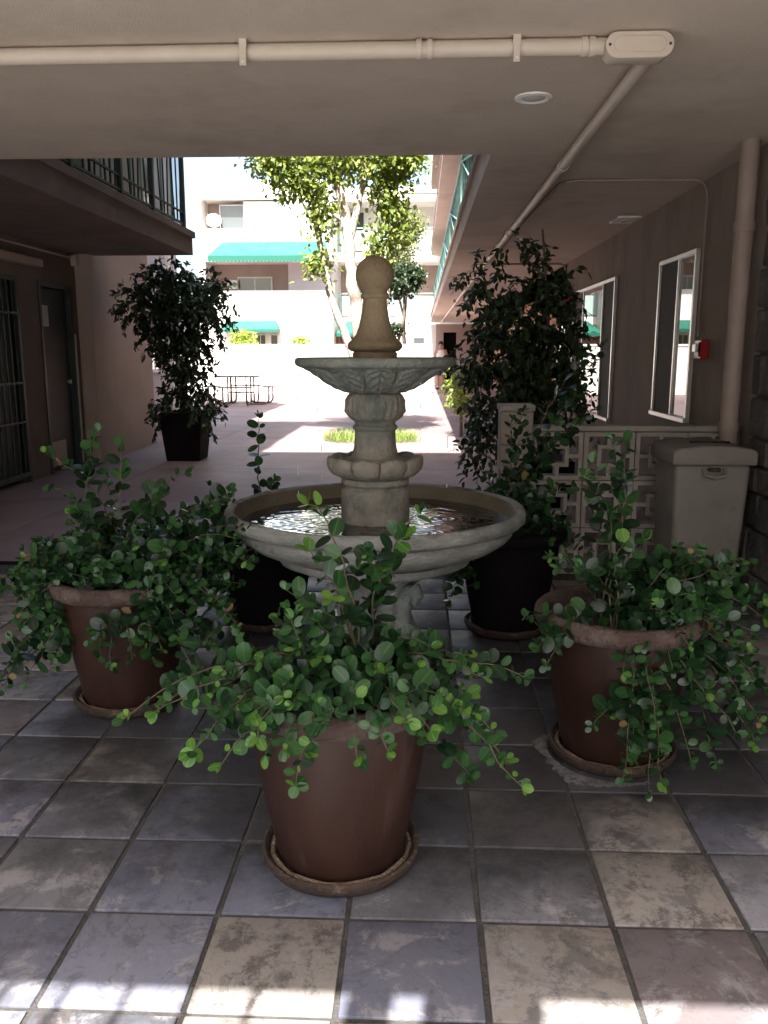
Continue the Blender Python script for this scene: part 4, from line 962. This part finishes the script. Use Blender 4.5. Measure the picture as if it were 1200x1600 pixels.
box('vent_frame', 'whitepaint', vt, 1.66, 1.855, 7.782, 7.805, ZS - .016, ZS - .001)
fa = empty('fire_alarm', (1.87, 5.75, 1.36), 'red fire alarm box with pale strobe on the panel wall', 'alarm')
box('housing', 'red', fa, 1.845, 1.899, 5.67, 5.80, 1.30, 1.425, bevel=.006)
box('strobe', 'lens', fa, 1.825, 1.8445, 5.715, 5.79, 1.345, 1.40, bevel=.004)
box('label_plate', 'whitepaint', fa, 1.841, 1.8445, 5.715, 5.79, 1.31, 1.335)
box('horn_grille', 'black', fa, 1.841, 1.8445, 5.68, 5.705, 1.315, 1.41)
be = empty('alarm_bell', (1.86, 11.2, 2.07), 'round red alarm bell seen edge on at the wall corner', 'bell')
m = MB(); m.tube([(1.899, 11.05, 2.07), (1.86, 11.05, 2.07), (1.835, 11.05, 2.07), (1.82, 11.05, 2.07)], [.13, .13, .11, .04], 28); m.build('gong', 'red', be, smooth=True)
MB().tube([(1.82, 11.05, 2.07), (1.81, 11.05, 2.07)], .015, 10).build('bolt', 'alu', be)

# ------------------------------------------------------------------ ficus bushes
def ficus(label, base, blobs, n, seed, nparts, m='ficus', lsize=.07, potlabel=None, ph=.6, pw=.27, stems=4, z0=.58):
    global rng
    rng = np.random.default_rng(seed); random.seed(seed)
    x, y = base
    p = empty('planter', (x, y, 0), potlabel, 'planter')
    MB().hexa([(x - pw * .78, y - pw * .78, 0), (x + pw * .78, y - pw * .78, 0), (x + pw * .78, y + pw * .78, 0), (x - pw * .78, y + pw * .78, 0),
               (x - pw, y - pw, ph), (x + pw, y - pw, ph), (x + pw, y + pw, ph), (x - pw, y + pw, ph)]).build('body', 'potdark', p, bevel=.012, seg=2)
    box('soil', 'soil', p, x - pw * .93, x + pw * .93, y - pw * .93, y + pw * .93, ph - .02, ph + .004)
    t = empty('ficus_tree', (x, y, ph), label, 'tree')
    tr = MB()
    for k in range(stems):
        b = blobs[k % len(blobs)]; a = Vector((x + random.uniform(-.08, .08), y + random.uniform(-.08, .08), ph - .01))
        P = bez(a, Vector((x, y, (ph + b[2]) / 2)) + rv(.05), Vector(b[:3]) + rv(.1), 8); tr.tube(P, [.022 - .002 * i for i in range(8)], 6)
    tr.build('trunk', 'darkbark', t, smooth=True)
    leaves = []; wts = np.array([b[3] * b[4] * b[5] for b in blobs]); wts = wts / wts.sum()
    for bi, b in enumerate(blobs):
        k = int(n * wts[bi]); cl = max(4, k // 14)
        for c in range(cl):
            u = rv(); u.normalize(); rr = random.random() ** .45
            cc = Vector((b[0] + u.x * b[3] * rr, b[1] + u.y * b[4] * rr, b[2] + u.z * b[5] * rr))
            out = (u + Vector((0, 0, -.1)) + rv(.35)).normalized()
            tw = []
            for j in range(14):
                q = cc + out * (.16 * j / 14) + Vector((0, 0, -.09 * (j / 14) ** 2)) + rv(.008)
                d = (out * .5 + rv(.6) + Vector((0, 0, -.45))).normalized()
                leaves.append((mat4(q, d, UP + u * .5 + rv(.5), lsize * random.uniform(.65, 1.15)), 0))
    split_leaves(leaves, POINT, [M[m]], t, nparts)
ficus('dark bushy ficus in a square planter at left by the stucco wall', (-2.96, 10.45),
      [(-2.95, 10.4, 2.10, .52, .42, .34), (-3.35, 10.4, 1.95, .40, .35, .24), (-2.65, 10.35, 1.95, .33, .33, .36), (-2.95, 10.4, 1.62, .48, .40, .25), (-3.10, 10.4, 1.45, .30, .3, .2), (-2.88, 10.4, 1.12, .26, .26, .22), (-2.95, 10.3, .74, .42, .36, .17), (-2.92, 10.35, .95, .20, .22, .2), (-2.9, 10.35, 1.3, .28, .28, .25), (-2.70, 10.1, .62, .18, .12, .10), (-2.60, 10.25, .48, .12, .12, .2), (-3.22, 10.2, .48, .12, .12, .2)],
      8200, 21, 300, potlabel='dark square planter holding the left ficus', lsize=.085)
ficus('dark bushy ficus behind the block screen reaching the walkway ceiling', (0.95, 6.75),
      [(.78, 6.7, 1.85, .40, .36, .28), (.88, 6.7, 1.45, .40, .38, .34), (.85, 6.7, 1.05, .45, .35, .28), (.62, 6.5, 1.25, .34, .3, .55), (.50, 6.4, .72, .2, .22, .3), (.75, 6.7, 2.10, .18, .18, .16), (.45, 6.6, 1.85, .16, .16, .2), (1.0, 6.7, 1.65, .20, .24, .26), (.9, 6.7, 1.2, .42, .3, .5), (1.05, 6.9, .8, .35, .3, .2)],
      8000, 22, 300, potlabel='dark planter behind the block screen', lsize=.07, ph=.5, stems=6)

# ------------------------------------------------------------------ trees and bushes in the courtyard
def tree(name, label, trunks, blobs, n, seed, leafm, barkm, lsize, T=OVAL, cat='tree', per=16, sway=.28):
    global rng
    rng = np.random.default_rng(seed); random.seed(seed)
    b0 = trunks[0][0][0]
    t = empty(name, b0, label, cat)
    tm = MB()
    for P, r0_, r1_ in trunks:
        pts = []
        P = [Vector(p) for p in P]
        for i in range(len(P) - 1):
            for k in range(5):
                pts.append(P[i].lerp(P[i + 1], k / 5) + (rv(r0_ * .12) if (i or k) else Vector()))
        pts.append(P[-1]); m = len(pts)
        tm.tube(pts, [r0_ + (r1_ - r0_) * k / (m - 1) for k in range(m)], 10)
    tm.build('trunk', barkm, t, smooth=True)
    leaves = []; wts = np.array([b[3] * b[4] * b[5] for b in blobs]) ** .62; wts = wts / wts.sum()
    for bi, b in enumerate(blobs):
        cl = max(2, int(n * wts[bi] / per))
        for c in range(cl):
            u = rv(); u.normalize(); rr = random.random() ** .4
            cc = Vector((b[0] + u.x * b[3] * rr, b[1] + u.y * b[4] * rr, b[2] + u.z * b[5] * rr)); sc = sway * random.uniform(.4, 1.15)
            for j in range(per):
                q = cc + rv(sc * .45)
                d = (rv(.7) + u * .4 + Vector((0, 0, -.35))).normalized()
                leaves.append((mat4(q, d, UP + rv(.6) + Vector((0, -.4, 0)), lsize * random.uniform(.6, 1.2)), 0))
    leaf_cloud('crown', leaves, T, [M[leafm]], t)
    return t
TYb = 12.65
tree('courtyard_tree', 'sunlit tree with pale forked trunks behind the fountain', [
    ([(-.66, TYb, -.02), (-.78, TYb, .8), (-.90, TYb, 1.55), (-1.02, TYb, 2.5), (-1.10, TYb, 3.3), (-1.35, TYb, 4.4), (-1.5, TYb, 5.6)], .125, .05),
    ([(-.70, TYb, .3), (-.98, TYb, 1.25), (-1.28, TYb - .05, 2.0), (-1.47, TYb, 2.85), (-1.6, TYb, 3.6), (-1.95, TYb, 4.5)], .075, .03),
    ([(-.66, TYb, .5), (-.60, TYb + .1, 1.6), (-.46, TYb + .1, 2.6), (-.38, TYb, 3.6), (-.2, TYb, 4.9)], .07, .03),
    ([(-1.06, TYb, 2.9), (-.85, TYb, 3.7), (-.75, TYb, 4.8), (-.7, TYb, 5.8)], .06, .025),
    ([(-1.1, TYb, 3.2), (-1.6, TYb, 3.55), (-2.1, TYb, 4.2)], .04, .015)],
    [(-2.1, TYb, 4.05, .40, .55, .24), (-1.85, TYb, 3.7, .22, .3, .16), (-1.55, TYb, 3.85, .22, .4, .30), (-1.42, TYb, 3.3, .20, .3, .22), (-1.2, TYb, 3.95, .2, .3, .2), (-.50, TYb - .1, 4.0, .40, .5, .32), (-.42, TYb, 3.5, .24, .35, .30), (-.62, TYb, 2.9, .18, .25, .2), (-.22, TYb, 4.1, .28, .4, .18),
     (-1.50, TYb, 2.60, .15, .2, .13), (-.30, TYb, 3.05, .12, .2, .15), (-1.15, TYb, 5.2, 1.15, 1.0, .45), (-1.0, TYb, 5.9, .9, .9, .5), (-1.0, TYb + .3, 4.15, .3, .3, .2)],
    17500, 31, 'treeleaf', 'bark', .085)
tree('courtyard_tree', 'pale olive tree in front of the far galleries', [([(-.55, 30.0, 0), (-.6, 30.0, 2.5), (-.4, 30.0, 4.2), (-.5, 30, 5.3)], .09, .03), ([(-.6, 30, 2.6), (-.95, 30, 3.8), (-1.0, 30, 5.0)], .05, .02)],
     [(-.65, 30, 5.0, .55, .5, .9), (-.3, 30, 5.5, .45, .4, .5), (-.9, 30, 4.5, .4, .4, .5), (-.55, 30, 4.0, .35, .3, .4)], 4500, 32, 'paleleaf', 'bark', .11)
tree('courtyard_tree', 'small dark round crowned tree before the middle gallery', [([(-.75, 29.0, 0), (-.8, 29.0, 1.5), (-.55, 29.0, 2.6), (-.6, 29, 3.6)], .07, .04)],
     [(-.62, 29.0, 3.75, .62, .55, .5), (-.95, 29.0, 3.5, .3, .4, .35), (-.2, 29, 3.9, .3, .3, .25), (-.85, 29.0, 2.1, .3, .25, .12)], 5000, 33, 'ficus', 'darkbark', .12)
def bush(label, c, rad, n, seed, lm, ls, trunk=True):
    tree('bush', label, [([(c[0], c[1], 0.0), (c[0], c[1], c[2])], .03, .015)], [(c[0], c[1], c[2], *rad)], n, seed, lm, 'darkbark', ls, cat='bush', per=10, sway=.18)
bush('yellow green bush above the white wall beside the left ficus', (-6.6, 31.5, 1.75), (.6, .4, .38), 700, 41, 'limeleaf', .12)
bush('yellow green bush above the white wall near the red sign', (-4.45, 31.5, 1.60), (.42, .35, .28), 500, 42, 'limeleaf', .12)
bush('green bush along the walkway edge beside the right ficus', (.66, 13.4, .75), (.22, .5, .42), 900, 43, 'treeleaf', .07)
# grass in the tree well
gs = []
rng = np.random.default_rng(5); random.seed(5)
for k in range(1500):
    a = random.uniform(0, 2 * math.pi); rr = math.sqrt(random.random())
    q = (-.75 + .72 * rr * math.cos(a), 12.7 + .42 * rr * math.sin(a), 0.0)
    gs.append((mat4(q, Vector((random.gauss(0, .35), random.gauss(0, .35), 1)), rv(), random.uniform(.08, .22)), 0))
go = leaf_cloud('grass', gs, BLADE, [M['grass']], None)
tag(go, 'tuft of sunlit grass round the courtyard tree', 'grass', kind='stuff')

# ------------------------------------------------------------------ picnic table
pt = empty('picnic_table', (-4.7, 21.7, 0), 'brown metal picnic table with attached bench seats in the courtyard', 'table')
tx, ty = -4.66, 21.7
MB().box(tx - .54, tx + .54, ty - .54, ty + .54, .70, .735).build('tabletop', 'tablebrown', pt, bevel=.015)
for sx, sy in ((-1, 0), (1, 0), (0, -1), (0, 1)):
    cx, cy = tx + sx * .72, ty + sy * .72; hx, hy = (.14, .42) if sx else (.42, .14)
    st = box('seat', 'tablebrown', pt, cx - hx, cx + hx, cy - hy, cy + hy, .44, .47, bevel=.012)
    for q in (-.3, .3):
        ox, oy = (0, q) if sx else (q, 0); dx, dy = sx, sy
        P = [(tx + dx * .20 + ox, ty + dy * .20 + oy, .70), (tx + dx * .20 + ox, ty + dy * .20 + oy, .12)] + \
            bez((tx + dx * .20 + ox, ty + dy * .20 + oy, .12), (tx + dx * .22 + ox, ty + dy * .22 + oy, .02), (tx + dx * .34 + ox, ty + dy * .34 + oy, .02), 5)[1:] + \
            [(tx + dx * .60 + ox, ty + dy * .60 + oy, .02)] + bez((tx + dx * .62 + ox, ty + dy * .62 + oy, .02), (tx + dx * .76 + ox, ty + dy * .76 + oy, .02), (tx + dx * .78 + ox, ty + dy * .78 + oy, .14), 5)[1:] + \
            [(tx + dx * .78 + ox, ty + dy * .78 + oy, .44)]
        MB().tube(P, .021, 8).build('leg', 'tablebrown', pt, smooth=True)
m = MB(); m.tube([(tx - .32, ty, .3), (tx + .32, ty, .3)], .018, 6).tube([(tx, ty - .32, .3), (tx, ty + .32, .3)], .018, 6); m.build('cross_brace', 'tablebrown', pt)

# ------------------------------------------------------------------ person far along the walkway
pe = empty('person', (.73, 30.5, 0), 'person in white tank top and dark shorts walking at the far end of the walkway', 'person')
def figure():
    vs = [((0, 0, .90), (.15, .11)), ((0, 0, 1.05), (.135, .10)), ((0, 0, 1.22), (.155, .11)), ((0, 0, 1.36), (.13, .095)), ((0, 0, 1.43), (.06, .06)), ((0, -.01, 1.49), (.058, .06)), ((0, -.02, 1.56), (.078, .095)), ((0, -.01, 1.63), (.07, .085)),
          ((-.17, 0, 1.36), (.062, .062)), ((-.24, .02, 1.10), (.048, .048)), ((-.25, -.06, .88), (.036, .036)), ((-.25, -.08, .80), (.03, .045)),
          ((.17, 0, 1.36), (.062, .062)), ((.24, .02, 1.10), (.048, .048)), ((.25, -.06, .88), (.036, .036)), ((.25, -.08, .80), (.03, .045)),
          ((-.09, 0, .82), (.10, .10)), ((-.10, -.05, .46), (.062, .065)), ((-.10, .02, .10), (.042, .045)), ((-.10, -.10, .04), (.04, .035)),
          ((.09, 0, .82), (.10, .10)), ((.10, .06, .46), (.062, .065)), ((.10, .14, .10), (.042, .045)), ((.10, .03, .04), (.04, .035))]
    ed = [(0, 1), (1, 2), (2, 3), (3, 4), (4, 5), (5, 6), (6, 7), (3, 8), (8, 9), (9, 10), (10, 11), (3, 12), (12, 13), (13, 14), (14, 15), (0, 16), (16, 17), (17, 18), (18, 19), (0, 20), (20, 21), (21, 22), (22, 23)]
    me = bpy.data.meshes.new('body'); me.from_pydata([v for v, _ in vs], ed, []); o = bpy.data.objects.new('body', me); COL.objects.link(o); o.parent = pe
    md = o.modifiers.new('skin', 'SKIN'); 
    if len(me.skin_vertices) == 0: return o
    for i, (_, r) in enumerate(vs): me.skin_vertices[0].data[i].radius = r
    me.skin_vertices[0].data[0].use_root = True
    o.modifiers.new('sub', 'SUBSURF').levels = 2; o.modifiers['sub'].render_levels = 2
    me.materials.append(M['skin']); return o
figure()
ox, oy = .73, 30.5
def ell(prof, n=24): 
    m = MB(); b = 0
    for i, (rx, ry, z, cy) in enumerate(prof):
        for k in range(n):
            a = 2 * math.pi * k / n; m.v.append((ox + rx * math.cos(a), oy + cy + ry * math.sin(a), z))
    for i in range(len(prof) - 1):
        for k in range(n): m.f.append((i * n + k, i * n + (k + 1) % n, (i + 1) * n + (k + 1) % n, (i + 1) * n + k))
    return m
ell([(.175, .135, .86, 0), (.165, .125, 1.0, 0), (.17, .125, 1.15, 0), (.175, .125, 1.27, 0), (.14, .115, 1.36, 0), (.10, .095, 1.40, 0)]).build('tank_top', 'cotton', pe, smooth=True, angle=180)
ell([(.175, .14, .92, 0), (.185, .145, .80, 0), (.19, .15, .70, 0)]).build('shorts', 'denim', pe, smooth=True)
for s_ in (-1, 1):
    m = MB(); m.tube([(ox + s_ * .09, oy, .80), (ox + s_ * .10, oy - .02 + .05 * s_, .50)], [.115, .10], 14); m.build('shorts_leg', 'denim', pe, smooth=True)
    m = MB(); yy = oy + (-.07 if s_ < 0 else .06); m.box(ox + s_ * .10 - .05, ox + s_ * .10 + .05, yy - .14, yy + .10, 0, .07); m.build('shoe', 'hair', pe, bevel=.02, seg=2)
hb = ell([(.086, .10, 1.56, .02), (.088, .102, 1.60, .015), (.082, .098, 1.66, .0), (.055, .07, 1.705, 0), (.005, .005, 1.715, 0)]); hb.build('hair', 'hair', pe, smooth=True)
for s_ in (-1, 1): MB().lathe([(.001, 1.566), (.010, 1.572), (.001, 1.580)], 8, (ox + s_ * .03, oy - .105)).build('eye', 'hair', pe)
MB().tube([(ox, oy - .105, 1.57), (ox, oy - .13, 1.54)], [.008, .014], 6).build('nose', 'skin', pe)

# ------------------------------------------------------------------ unseen blockers added behind the camera to shade the front tiles
eg = empty('shadow_bars', (-1.4, -.45, 0), 'unseen iron bars added behind the camera for their thin shadows', 'gate')  # guessed bars and post, added for the shadow lines on the tiles
for k in range(15):
    x = -2.4 + k * .135; box('bar', 'darkiron', eg, x, x + .014, -.227, -.213, 0, 2.474)
box('added_rail', 'darkiron', eg, -2.45, -.30, -.23, -.21, 1.95, 1.98)
box('added_post', 'stucco', eg, -.30, -.21, -.27, -.18, 0, 2.474)
ep = empty('shadow_pillar', (.02, -.6, 0), 'unseen stucco pillar added behind the camera to shade the front tiles', 'pillar')  # added pillar, stands in for the shadow of the person at the camera
box('shaft', 'stucco', ep, -.14, .10, -.34, -.20, 0.1, 2.474)
box('base', 'stucco', ep, -.17, .13, -.37, -.17, 0, .1)
